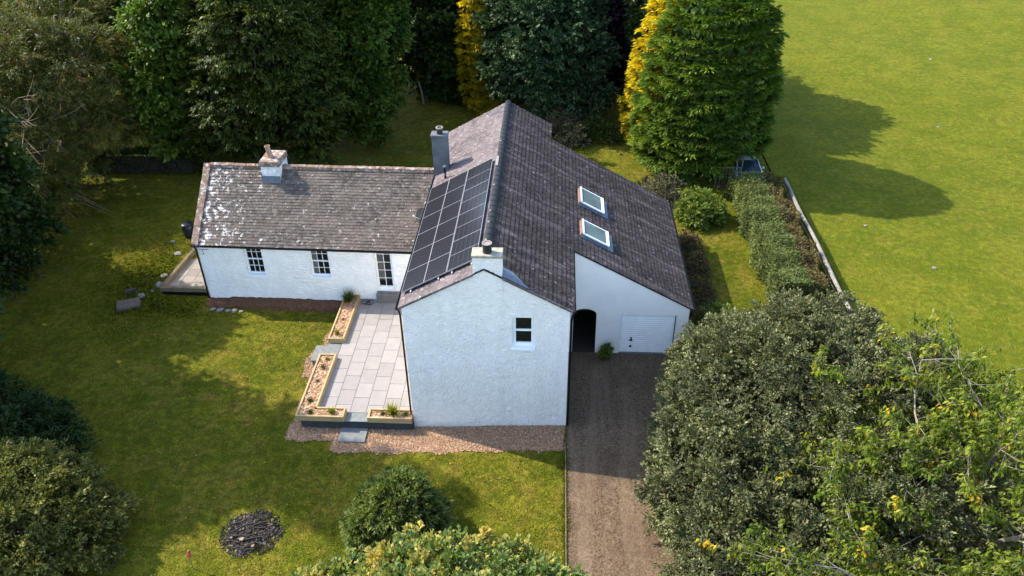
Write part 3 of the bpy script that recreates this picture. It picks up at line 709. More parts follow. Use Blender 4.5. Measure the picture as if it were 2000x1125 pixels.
def steps():
    m = MB(); m.box(-2.86, -1.82, -.93, -.19, -.62, -.40); m.bbox(-2.90, -1.78, -.97, -.16, -.398, -.335, .012)
    o = m.build('step', 'greystep'); setp(o, 'grey slab step on the bark chips in front of the patio', 'step')
    m = MB(); m.box(-5.16, -4.64, 3.80, 4.82, -.62, -.12); m.bbox(-5.22, -4.63, 3.74, 4.86, -.118, -.05, .012)
    o = m.build('step', 'greystep'); setp(o, 'grey slab step between two planters on the lawn side of the patio', 'step')
    m = MB(); m.bbox(-2.98, -1.78, 8.2, 8.66, .057, .56, .02); o = m.build('door_step', 'stone_step')
    o.data.transform(Matrix.Translation((0,0,0))); setp(o, 'high stone doorstep below the glazed door of the cottage', 'step')
    # garden hose coil by the door step
    m = MB()
    for k in range(3):
        pts = []
        for i in range(25):
            a = i/24*2*math.pi; r = .13+.04*k
            pts.append((-3.45+(.14 if k == 1 else -.05*k)+r*math.cos(a), 8.12+r*math.sin(a)*.9+.03*k, .075+.02*k+.03*math.sin(a+k)))
        m.tube(pts, .016, 6)
    o = m.build('hose', 'black', smooth=True); setp(o, 'black garden hose coiled on the paving beside the doorstep', 'hose')
steps()

# ------------------------------------------------------------------ bark beds on the ground
def bark_ground():
    def chips(name, poly_fn, n, zoff, seed, mat='bark'):
        rng = random.Random(seed); k = MB()
        for _ in range(n):
            x, y = poly_fn(rng); a = rng.uniform(0, 3.14); l = rng.uniform(.012, .034); w2 = l*rng.uniform(.3, .6); q = rng.uniform(-.012, .012)
            z = Tf(x, y)+zoff+rng.uniform(0, .03); dx, dy = math.cos(a)*l, math.sin(a)*l; ex, ey = -math.sin(a)*w2, math.cos(a)*w2
            k.add([(x-dx-ex,y-dy-ey,z-q),(x+dx-ex,y+dy-ey,z+q),(x+dx+ex,y+dy+ey,z+q+.01),(x-dx+ex,y-dy+ey,z-q+.01)], [(0,1,2,3)], rng.random())
        return k
    def inside(x, y):
        wob = .05*math.sin(x*3.1)+.03*math.sin(x*7.7+1)
        return (-3.12 < x < 6.40 and -1.42+wob+.03*x*.5 < y < .06) or (-5.12+.04*math.sin(y*5) < x <= -3.12 and -.88+wob < y < 0) or \
               (-5.05-.18*max(0, 1-abs(y-3.9)/1.2)+.06*math.sin(y*4)-(.35 if 3.0 < y < 5.2 else 0) < x < -4.55 and 0 <= y < 6.4)
    xs = list(np.arange(-5.8, 6.41, .04)); ys = list(np.arange(-1.8, 6.5, .04))
    sh = sheet('bark_mulch', xs, ys, 'barkbed', .02, inside)
    def pick(rng):
        while True:
            x, y = rng.uniform(-5.7, 6.4), rng.uniform(-1.7, 6.4)
            if inside(x, y): return x+rng.gauss(0, .05)*(y < -.7 or x < -4.9), y+(rng.gauss(0, .05) if y < -.7 else 0)
    o = chips('c', pick, 22000, .022, 5).build('bark_chips', 'bark'); setp(o, 'loose bark chips strewn along the foot of the tall gable and the patio', 'bark chips', kind='stuff')
    # raised brown bank below the wing wall
    m = MB(); xs = np.arange(-11.85, -4.7, .18); prof = [(.02, -.10), (-.15, -.12), (-.42, -.16), (-.55, -.27), (-.62, -.52)]
    vs = []; rng = random.Random(8)
    for x in xs:
        yw = 8.467-.0244*x
        for (dy, z) in prof: vs.append((x, yw+dy+rng.uniform(-.05, .05)*(dy < -.1), z-.12*(x < -10.6)+rng.uniform(-.035, .035)))
    n = len(prof); m.add(vs, [(i*n+j, i*n+j+1, (i+1)*n+j+1, (i+1)*n+j) for i in range(len(xs)-1) for j in range(n-1)])
    o = m.build('bark_bank', 'darkbed'); setp(o, kind='structure')
    def stone(x, y, z, s, lab, group=None, mat='stone', nm='stone'):
        bm = bmesh.new(); bmesh.ops.create_icosphere(bm, subdivisions=2, radius=1)
        r2 = random.Random(int(x*100+y*37))
        for v in bm.verts: v.co *= 1+r2.uniform(-.13, .13)
        me = bpy.data.meshes.new(nm); bm.to_mesh(me); bm.free(); me.materials.append(M[mat])
        for p in me.polygons: p.use_smooth = False
        o = bpy.data.objects.new(nm, me); COL.objects.link(o); o.location = (x, y, z+s*.15); o.scale = (s, s*.8, s*.4); o.rotation_euler = (0, 0, r2.uniform(0, 3))
        return setp(o, lab, 'stone', group)
    for i, (x, y, s) in enumerate([(-11.4,8.0,.16),(-11.0,7.93,.2),(-10.6,7.88,.15),(-10.25,7.9,.18),(-9.9,7.86,.12)]):
        stone(x, y, -.43, s, 'one of the loose stones edging the bark bank below the cottage wall', 'stones edging the bark bank')
    labs = ['pale stone on the field, uppermost of the scattered stones', 'small pale stone on the field right of the conifer shadow',
            'small stone in the conifer shadow on the field beside the fence', 'pale stone lying on the field out from the middle of the fence', 'pale stone on the field above the big grey-green shrub']
    from_px = [(37.5,44.5,.17),(32.9,30.6,.12),(23.4,16.2,.11),(25.6,11.9,.13),(30.6,10.4,.12)]
    for (x, y, s), lb in zip(from_px, labs): stone(x, y, Tf(x, y), s, lb)
    for x, y, s in [(-15.0,10.6,.22),(-14.95,9.9,.28),(-15.1,9.4,.16),(-15.5,8.9,.24),(-15.0,12.6,.24)]:
        stone(x, y, Tf(x, y), s, 'one of the rubble stones in rough grass outside the sunken yard', 'rubble stones beside the sunken yard')
    stone(-15.75, 13.75, Tf(-15.75,13.75), .15, 'white stone in the grass beside the black barrel')
    # edging board of the drive
    e = MB()
    for k in range(8): e.bbox(6.40, 6.445, -13+k*1.52, -13+k*1.52+1.5, -.3, -.05, .006)
    o = e.build('timber_edging', 'oldtimber'); setp(o, 'thin grey timber edging board between lawn and drive', 'edging')
bark_ground()

# ------------------------------------------------------------------ sunken yard left of the wing
def yard():
    s_ = MB(); slabs(s_, -14.45, -11.9, 9.35, 13.0, -.3, -.17, .62, .62, False); o = s_.build('yard_paving', 'pavingold'); setp(o, kind='structure')
    j = MB(); j.box(-14.5, -11.85, 9.2, 13.1, -.6, -.185, .5); o = j.build('yard_base', 'joint'); setp(o, kind='structure')
    c = thing('sleeper_edging', 'weathered timber sleepers framing the small paved yard left of the cottage', 'edging', (-14.5, 9.1, -.45))
    m = MB(); m.bbox(-14.55, -11.92, 9.12, 9.34, -.18, .06, .02); m.build('sleeper', 'oldtimber', c)
    m = MB(); m.box(-14.5, -11.95, 9.16, 9.30, -.7, -.182); m.build('lower_sleeper', 'black', c)
    m = MB(); m.tr = Matrix.Translation((-14.55, 9.34, 0)) @ Matrix.Rotation(R(-4.5), 4, 'Z'); m.bbox(0, .20, 0, 3.9, -.6, .10, .02); m.build('sleeper', 'oldtimber', c)
    # concrete slab, block
    m = MB(); m.tr = Matrix.Translation((-15.75, 8.0, -.22)) @ Matrix.Rotation(R(24), 4, 'Z') @ Matrix.Rotation(R(5), 4, 'X'); m.bbox(-.55, .55, -.36, .36, -.07, .07, .015)
    o = m.build('concrete_slab', 'slabcon'); setp(o, 'flat brownish concrete slab lying tilted on the lawn', 'slab')
    m = MB(); m.tr = Matrix.Translation((-16.15, 9.15, -.22)) @ Matrix.Rotation(R(30), 4, 'Z'); m.bbox(-.28, .28, -.1, .1, -.1, .1, .015)
    o = m.build('block', 'char'); setp(o, 'small dark block lying beside the concrete slab', 'block')
    # barrel
    c = thing('water_butt', 'black plastic water butt with lid behind the left gable of the cottage', 'barrel', (-15.0, 14.4, Tf(-15, 14.4)))
    z = Tf(-15, 14.4)-.02
    m = MB(); m.lathe((-15.0,14.4,z), [(.25,0),(.30,.3),(.31,.6),(.29,.82)], 24); m.build('body', 'plasticblk', c, smooth=True)
    m = MB(); m.lathe((-15.0,14.4,z), [(.31,.821),(.33,.83),(.33,.87),(.25,.92),(.08,.94)], 24); m.build('lid', 'plasticblk', c)
    for a in (0, math.pi): 
        m = MB(); m.tube([(-15+.33*math.cos(a),14.4+.33*math.sin(a)-.06,z+.80),(-15+.40*math.cos(a),14.4+.4*math.sin(a),z+.78),(-15+.33*math.cos(a),14.4+.33*math.sin(a)+.06,z+.80)], .015, 6); m.build('handle', 'plasticblk', c)
    # leaning white post far back
    m = MB(); m.tube([(-4.45,35,Tf(-4.45,35)-.1),(-4.55,34.9,.9),(-4.72,34.8,1.75)], [.07,.065,.06], 8); o = m.build('post', 'railwood'); setp(o, 'pale leaning post in dark shade under the far trees', 'post')
    # small red marker at bottom edge
    c = thing('red_hot_poker', 'small red-headed flower spike at the bottom edge of the lawn', 'flower', (-6.55, -7.15, -.45))
    m = MB(); m.tube([(-6.55,-7.15,-.45),(-6.53,-7.15,.25)], .012, 5); m.build('stem', 'oldtimber', c)
    m = MB(); m.lathe((-6.53,-7.15,.2), [(.02,0),(.06,.05),(.065,.18),(.02,.32)], 8); m.build('flower_head', 'red', c)
yard()

# ------------------------------------------------------------------ burnt patch
def fire():
    c = thing('ash_heap', 'burnt bonfire heap of ash and charred sticks on the lawn', 'ash heap', (-5.0, -5.6, -.45)); rng = random.Random(4)
    m = MB(); n = 48; rings = 14; vs = [(-5.0,-5.6,-.36)]
    for r in range(1, rings+1):
        for j in range(n):
            a = 2*math.pi*j/n; rr = (.80+.16*math.sin(3*a+1)+.12*math.sin(7*a)+rng.uniform(-.05,.05)*(r > 7))*r/rings
            vs.append((-5.0+rr*math.cos(a)*1.0, -5.6+rr*math.sin(a)*.92, -.405+.05*(1-(r/rings)**2)+rng.uniform(-.025,.035)*(r < rings)-.10*(r == rings)))
    fs = [(0, 1+j, 1+(j+1) % n) for j in range(n)]
    for r in range(rings-1): fs += [(1+r*n+j, 1+(r+1)*n+j, 1+(r+1)*n+(j+1) % n, 1+r*n+(j+1) % n) for j in range(n)]
    m.add(vs, fs); m.build('ash', 'ash', c)
    m = MB()
    for _ in range(1700):
        a = rng.uniform(0, 6.28); r = 1.15*rng.random()**.62; x, y = -5+r*math.cos(a), -5.6+r*math.sin(a)*.92; l = rng.uniform(.012, .05); b = rng.uniform(0, 3.14); w2 = l*rng.uniform(.2, .8)
        z = (-.39 if r < .85 else -.435)+.09*max(0, 1-r)+rng.uniform(0, .04); dx, dy, ex, ey = math.cos(b)*l, math.sin(b)*l, -math.sin(b)*w2, math.cos(b)*w2; q = rng.uniform(-.02, .03)
        m.add([(x-dx-ex,y-dy-ey,z-q),(x+dx-ex,y+dy-ey,z+q),(x+dx+ex,y+dy+ey,z+q+.015),(x-dx+ex,y-dy+ey,z-q)], [(0,1,2,3)], rng.random()**2)
    oo = m.build('charcoal_bits', 'charbits', c); oo['kind'] = 'stuff'
    for k in range(26):
        a = rng.uniform(0, 6.28); r = .85*math.sqrt(rng.random()); x, y = -5+r*math.cos(a), -5.6+r*math.sin(a)*.9; b = rng.uniform(-.5, .8); l = rng.uniform(.12, .42)
        m = MB(); z = -.38+.10*(1-r)+rng.uniform(0, .06); m.tube([(x-l*math.cos(b),y-l*math.sin(b),z),(x,y,z+rng.uniform(0,.04)),(x+l*math.cos(b),y+l*math.sin(b),z+rng.uniform(-.03,.05))], [.012,.025,.015], 5)
        m.build('charred_stick', 'char', c)
    for (x, y, s) in [(-5.25,-5.95,.15),(-4.72,-6.2,.11),(-5.62,-5.9,.07),(-5.5,-6.25,.06)]:
        m = MB(); m.tr = Matrix.Translation((x, y, -.30)) @ Matrix.Rotation(rng.uniform(0, 3), 4, 'Z') @ Matrix.Rotation(.4, 4, 'Y'); m.bbox(-s, s, -s*.45, s*.45, -.02, .02, .006); m.build('wood_piece', 'palewood', c)
fire()

# ------------------------------------------------------------------ fence by the field, trellis, car, edging by the garage
def fence():
    c = thing('rail_fence', 'low fence with a bleached timber top rail between hedge and field', 'fence', (19.75, 5, Tf(19.75, 5)))
    r = MB(); pts = []
    for i in range(12):
        y = 4+i*1.5; pts.append((19.72+.04*math.sin(i*1.3), y, Tf(19.7, y)+.78+.03*math.sin(i*2.1)))
    r.tube(pts, [.10+.012*math.sin(i*1.7) for i in range(12)], 8); r.build('top_rail', 'railwood', c)
    r = MB(); r.tube([(a, b, z-.4) for a, b, z in pts], .04, 6); r.build('lower_rail', 'oldtimber', c)
    for i in range(0, 12, 2):
        a, b, z = pts[i]; m = MB(); m.box(a-.13, a-.01, b-.05, b+.05, z-1.2, z+.06); m.build('post', 'oldtimber', c)
    # trellis
    z = Tf(16, 20.5)
    c = thing('trellis', 'brown square-mesh wooden trellis panel leaning under the tall conifer', 'trellis', (16.3, 20.5, z))
    m = MB(); m.box(15.6,15.66,20.48,20.53,z,z+1.5); m.box(16.95,17.01,20.48,20.53,z,z+1.5); m.box(15.66,16.95,20.48,20.53,z+1.45,z+1.5); m.box(15.66,16.95,20.48,20.53,z+.02,z+.07); m.build('frame', 'oldtimber', c)
    m = MB()
    for i in range(1, 7): m.box(15.66+i*.184-.012,15.66+i*.184+.012,20.465,20.478,z+.07,z+1.45)
    for i in range(1, 7): m.box(15.66,16.95,20.452,20.464,z+.07+i*.197-.012,z+.07+i*.197+.012)
    m.build('lattice', 'oldtimber', c)
    m = MB(); m.tube([(17.03,20.6,z),(17.12,20.6,z+2.1)], .045, 6); m.build('post', 'oldtimber', c)
    # kerb / path strip beside garage wall
    m = MB(); m.bbox(11.98, 12.42, 4.6, 14.0, .1, .40, .01); o = m.build('path', 'greystep'); setp(o, kind='structure')
    # grey wheelie-like bin behind the garage
    # pot plant at the arch
fence()
def car():
    x, y = 17.6, 21.9; z = Tf(x, y)
    c = thing('parked_car', 'silver car half hidden under the conifer behind the garden hedge', 'car', (x, y, z), R(4))
    # local frame: front towards -y; sections across width
    def ring(yy, zz0, zz1, hw, top):
        return [(-hw, yy, zz0), (-hw*1.02, yy, (zz0+zz1)/2), (-hw*.97, yy, zz1*.93), (-top, yy, zz1), (top, yy, zz1), (hw*.97, yy, zz1*.93), (hw*1.02, yy, (zz0+zz1)/2), (hw, yy, zz0)]
    secs = [ring(-2.05,.30,.62,.62,.45), ring(-1.9,.25,.80,.80,.62), ring(-1.2,.24,.95,.88,.72), ring(-.9,.24,1.0,.89,.75), ring(1.6,.24,1.0,.89,.75), ring(2.0,.3,.9,.82,.7)]
    m = MB(); n = 8; vs = [p for s_ in secs for p in s_]
    m.add(vs, [(i*n+j, i*n+(j+1) % n, (i+1)*n+(j+1) % n, (i+1)*n+j) for i in range(len(secs)-1) for j in range(n)]+[tuple(range(n))[::-1], tuple(range(len(vs)-n, len(vs)))])
    m.build('body', 'carpaint', c, local=True)
    m = MB(); a = [(-.74,-1.0,1.0),(.74,-1.0,1.0),(.76,1.75,1.0),(-.76,1.75,1.0)]; b = [(-.60,-.25,1.46),(.60,-.25,1.46),(.60,1.2,1.46),(-.60,1.2,1.46)]
    m.add(a+b, [(0,1,5,4),(1,2,6,5),(2,3,7,6),(3,0,4,7)]); m.build('window', 'carglass', c, local=True)
    m = MB(); nn = 6; vs = []
    for yy, zz in ((-.32,1.45),(-.1,1.50),(.6,1.53),(1.15,1.50),(1.3,1.45)):
        for i in range(nn+1): u = -1+2*i/nn; vs.append((.62*u, yy, zz-.05*u*u))
    k = nn+1; m.add(vs, [(i*k+j, i*k+j+1, (i+1)*k+j+1, (i+1)*k+j) for i in range(4) for j in range(nn)])
    for sx in (-1, 1): m.tube([(sx*.76,-1.02,1.0),(sx*.62,-.26,1.47)], .035, 6); m.tube([(sx*.78,1.76,1.0),(sx*.62,1.25,1.46)], .04, 6)
    m.build('roof', 'carpaint', c, smooth=False, local=True)
    for sx in (-1, 1):
        for yy in (-1.3, 1.3):
            m = MB(); m.tr = Matrix.Translation((sx*.78, yy, .30)) @ Matrix.Rotation(math.pi/2, 4, 'Y'); m.lathe((0,0,-.1), [(.22,0),(.30,.02),(.30,.18),(.22,.2)], 16); wo = m.build('wheel', 'rubber', c, local=True)
            m = MB(); m.tr = Matrix.Translation((sx*.86, yy, .30)) @ Matrix.Rotation(math.pi/2, 4, 'Y'); m.lathe((0,0,-.03), [(.05,0),(.18,.02),(.18,.04),(.05,.06)], 12); m.build('hubcap', 'alu', wo, local=True)
        m = MB(); m.box(sx*.55-.14, sx*.55+.14, -2.08, -1.98, .52, .66); m.build('headlight', 'white', c, local=True)
        m = MB(); m.box(sx*.93-.07, sx*.93+.07, -.72, -.60, 1.0, 1.12); m.build('mirror', 'carpaint', c, local=True)
car()

# ------------------------------------------------------------------ foliage engine
def unit(a): return a/np.maximum(np.linalg.norm(a, axis=1, keepdims=True), 1e-9)
def leaf_mesh(name, P, D, Nn, Ln, Wd, tone, mat, parent=None, fold=.18, loc=(0,0,0)):
    D = unit(D); Sd = unit(np.cross(D, Nn)); Nn = np.cross(Sd, D)
    n = len(P); L = Ln[:, None]; Wv = Wd[:, None]
    mid = P+D*L*.45
    V = np.empty((n, 4, 3)); V[:, 0] = P; V[:, 1] = mid+Sd*Wv*.5+Nn*Wv*fold; V[:, 2] = P+D*L-Nn*L*.12; V[:, 3] = mid-Sd*Wv*.5+Nn*Wv*fold
    V -= np.array(loc)
    me = bpy.data.meshes.new(name); me.vertices.add(n*4); me.vertices.foreach_set('co', V.ravel().astype(np.float32))
    me.loops.add(n*4); me.loops.foreach_set('vertex_index', np.arange(n*4, dtype=np.int32))
    me.polygons.add(n); me.polygons.foreach_set('loop_start', np.arange(0, n*4, 4, dtype=np.int32)); 
    a = me.attributes.new('tone', 'FLOAT', 'FACE'); a.data.foreach_set('value', np.clip(tone, 0, 1).astype(np.float32))
    me.materials.append(mat); me.update(calc_edges=True)
    o = bpy.data.objects.new(name, me); COL.objects.link(o)
    if parent: o.parent = parent
    return o
def rdir(rng, n):
    v = rng.normal(size=(n, 3)); return unit(v)
def lobe_pts(rng, lobes, n, lo_=.8, hi=1.03, zmin=-.75, rej=.8):
    """points on the outside of a union of ellipsoids, with outward directions"""
    C = np.array([l[0] for l in lobes], float); Rr = np.array([l[1] if hasattr(l[1], '__len__') else (l[1],)*3 for l in lobes], float)
    wts = (Rr[:, 0]*Rr[:, 2]+Rr[:, 0]*Rr[:, 1]+Rr[:, 1]*Rr[:, 2]); wts = wts/wts.sum()
    out = []; outn = []; got = 0
    while got < n:
        k = rng.choice(len(lobes), n*2, p=wts); d = rdir(rng, n*2); ok = d[:, 2] > zmin; k = k[ok]; d = d[ok]
        r = rng.uniform(lo_, hi, len(k))[:, None]; P = C[k]+Rr[k]*d*r
        keep = np.ones(len(P), bool)
        for i in range(len(lobes)):
            q = np.linalg.norm((P-C[i])/Rr[i], axis=1); keep &= (q > rej) | (k == i)
        keep &= P[:, 2] > T(P[:, 0], P[:, 1])+.15
        out.append(P[keep]); outn.append(unit(d[keep]/Rr[k[keep]])); got += keep.sum()
    return np.concatenate(out)[:n], np.concatenate(outn)[:n]
def crown(rng, lobes, nc, cr, lpc, leaf, wid, out=.5, up=.5, droop=0., flat=.75, inner=.25, zmin=-.75, jit=.7, tone=.5, tvar=.16, tleaf=.18):
    C, Nc = lobe_pts(rng, lobes, nc, zmin=zmin)
    sc = rng.uniform(.6, 1.3, nc); tc = tone+rng.normal(0, tvar, nc)
    idx = np.repeat(np.arange(nc), lpc); n = len(idx)
    K = 9; sd = unit(rdir(rng, nc*K).reshape(nc, K, 3).reshape(-1, 3)+np.repeat(Nc, K, 0)*.55).reshape(nc, K, 3)
    kk = rng.integers(0, K, n); d = sd[idx, kk]; r = rng.uniform(.12, 1.15, n)
    off = (d*r[:, None]+rdir(rng, n)*.20*(1.15-.5*r)[:, None])*(sc[idx]*cr)[:, None]; off[:, 2] *= flat
    lsz = rng.uniform(.75, 1.3, nc)[idx]
    P = C[idx]+off
    D = d+Nc[idx]*out+rdir(rng, n)*jit; D[:, 2] -= droop
    Nn = Nc[idx]*.5+d*.4+rdir(rng, n)*.55; Nn[:, 2] += up
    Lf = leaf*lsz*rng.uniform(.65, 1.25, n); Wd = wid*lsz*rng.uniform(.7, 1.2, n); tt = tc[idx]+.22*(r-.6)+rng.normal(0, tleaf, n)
    if inner > 0:
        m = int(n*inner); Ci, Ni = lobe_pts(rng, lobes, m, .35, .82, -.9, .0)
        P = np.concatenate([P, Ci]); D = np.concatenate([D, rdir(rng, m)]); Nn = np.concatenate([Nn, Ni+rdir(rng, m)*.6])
        Lf = np.concatenate([Lf, leaf*1.5*np.ones(m)]); Wd = np.concatenate([Wd, wid*1.6*np.ones(m)]); tt = np.concatenate([tt, tone-.2+rng.normal(0, .1, m)])  # inner leaves toned darker, shade inside the crown put into their colour
    return (P, D, Nn, Lf, Wd, tt), C
def limbs(rng, base, lobes, C, r0, ncl=40, nlim=None, twig=.02):
    """trunk to the lobe centres, limbs to the clumps"""
    m = MB(); bx, by, bz = base; top = max(lobes, key=lambda l: l[0][2])[0]
    mid = Vector(((bx+top[0])/2, (by+top[1])/2, (bz+top[2])/2))
    spine = [Vector((bx, by, bz-.25)), Vector((bx*.9+mid.x*.1, by*.9+mid.y*.1, bz+(mid.z-bz)*.4)), mid, Vector(top)]
    m.tube(spine, [r0*1.25, r0*.95, r0*.7, r0*.25], 9)
    for l in lobes:
        c = Vector(l[0]); s_ = spine[1].lerp(spine[2], rng.uniform(.1, .9)) if (c-mid).length > .3 else mid
        mm = s_.lerp(c, .5)+Vector((rng.normal(0, .15), rng.normal(0, .15), .2)); m.tube([s_, mm, c], [r0*.5, r0*.35, r0*.15], 7)
    for i in rng.choice(len(C), min(ncl, len(C)), replace=False):
        p = Vector(C[i]); l = min(lobes, key=lambda q: (Vector(q[0])-p).length); c = Vector(l[0]); a = c.lerp(p, .15)
        mm = a.lerp(p, .55)+Vector((rng.normal(0, .12), rng.normal(0, .12), rng.normal(.1, .1))); m.tube([a, mm, p], [twig*2.2, twig*1.4, twig*.5], 5)
    return m
def tree(name, label, cat, base, lobes, mat, seed, nc, cr, lpc, leaf, wid, r0=.18, group=None, barkm='trunk', ncl=40, **kw):
    rng = np.random.default_rng(seed); z = Tf(base[0], base[1]); b = (base[0], base[1], z)
    c = thing(name, label, cat, b, 0, group)
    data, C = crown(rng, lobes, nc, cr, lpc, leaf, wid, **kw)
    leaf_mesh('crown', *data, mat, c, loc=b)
    limbs(rng, b, lobes, C, r0, ncl, twig=max(.008, r0*.09)).build('trunk', barkm, c)
    return c, C, rng

LM = dict(
 bright=leafmat('bright_broadleaf', [(0,(.025,.055,.006)),(.5,(.08,.15,.014)),(1,(.20,.29,.04))]),
 mid=leafmat('mid_broadleaf', [(0,(.02,.05,.006)),(.5,(.06,.12,.012)),(1,(.16,.22,.035))]),
 dark=leafmat('dark_green', [(0,(.012,.03,.006)),(.5,(.03,.062,.012)),(1,(.075,.12,.024))], .25),
 olive=leafmat('olive_green', [(0,(.015,.03,.004)),(.5,(.045,.075,.009)),(1,(.12,.15,.02))], .25),
 blue=leafmat('blue_green_gloss', [(0,(.014,.038,.014)),(.5,(.035,.078,.028)),(1,(.11,.17,.07))], .2, .35, .5),
 gold=leafmat('golden_cypress', [(0,(.20,.16,.005)),(.5,(.50,.38,.008)),(1,(.75,.62,.03))], .3, .6),
 cyp=leafmat('cypress_green', [(0,(.022,.05,.006)),(.5,(.085,.15,.016)),(1,(.22,.32,.04))], .3, .6),
 purple=leafmat('purple_leaf', [(0,(.014,.008,.014)),(.5,(.03,.018,.03)),(1,(.06,.04,.055))], .15),
 brown=leafmat('brown_green_foliage', [(0,(.035,.038,.010)),(.45,(.08,.105,.018)),(.8,(.15,.17,.03)),(1,(.26,.12,.03))], .3),
 hedge=leafmat('hedge_green', [(0,(.05,.07,.022)),(.5,(.11,.145,.045)),(1,(.22,.26,.09))], .25),
 hedgebrown=leafmat('hedge_brown', [(0,(.06,.04,.018)),(.5,(.13,.095,.04)),(1,(.23,.19,.08))], .2),
 grey=leafmat('grey_green_leaf', [(0,(.03,.038,.016)),(.5,(.082,.094,.036)),(.85,(.155,.168,.070)),(1,(.27,.28,.14))], .2, .4, .5),
 cherry=leafmat('cherry_leaf', [(0,(.04,.07,.008)),(.5,(.11,.155,.014)),(.85,(.22,.26,.028)),(.97,(.42,.34,.02)),(1,(.60,.34,.02))], .4, .45),
 maple=leafmat('yellowing_maple', [(0,(.05,.11,.03)),(.45,(.12,.18,.05)),(.72,(.24,.27,.06)),(1,(.46,.36,.09))], .35, .5),
 domed=leafmat('domed_bush_leaf', [(0,(.035,.06,.014)),(.5,(.10,.145,.035)),(1,(.24,.29,.09))], .4),
 shrub=leafmat('shrub_leaf', [(0,(.025,.05,.010)),(.5,(.065,.105,.018)),(1,(.17,.22,.05))], .3),
 oliveb=leafmat('olive_bush_leaf', [(0,(.035,.045,.010)),(.5,(.12,.13,.028)),(1,(.27,.27,.08))], .35),
 lime=leafmat('lime_shrub', [(0,(.05,.085,.012)),(.5,(.13,.19,.028)),(1,(.30,.36,.09))], .35),
 yel=leafmat('yellow_green_plant', [(0,(.10,.13,.01)),(.5,(.25,.28,.02)),(1,(.45,.45,.08))], .35),
 greyb=leafmat('grey_brown_shrub', [(0,(.06,.055,.03)),(.5,(.13,.13,.07)),(1,(.25,.24,.15))], .2),
 flower=leafmat('dry_border_leaf', [(0,(.05,.035,.02)),(.6,(.12,.09,.045)),(.9,(.15,.15,.05)),(1,(.5,.22,.02))], .2),
 blade=leafmat('grass_blade', [(0,(.06,.08,.010)),(.5,(.14,.15,.016)),(.85,(.24,.21,.032)),(1,(.42,.31,.10))], .3, .9, .05),
)

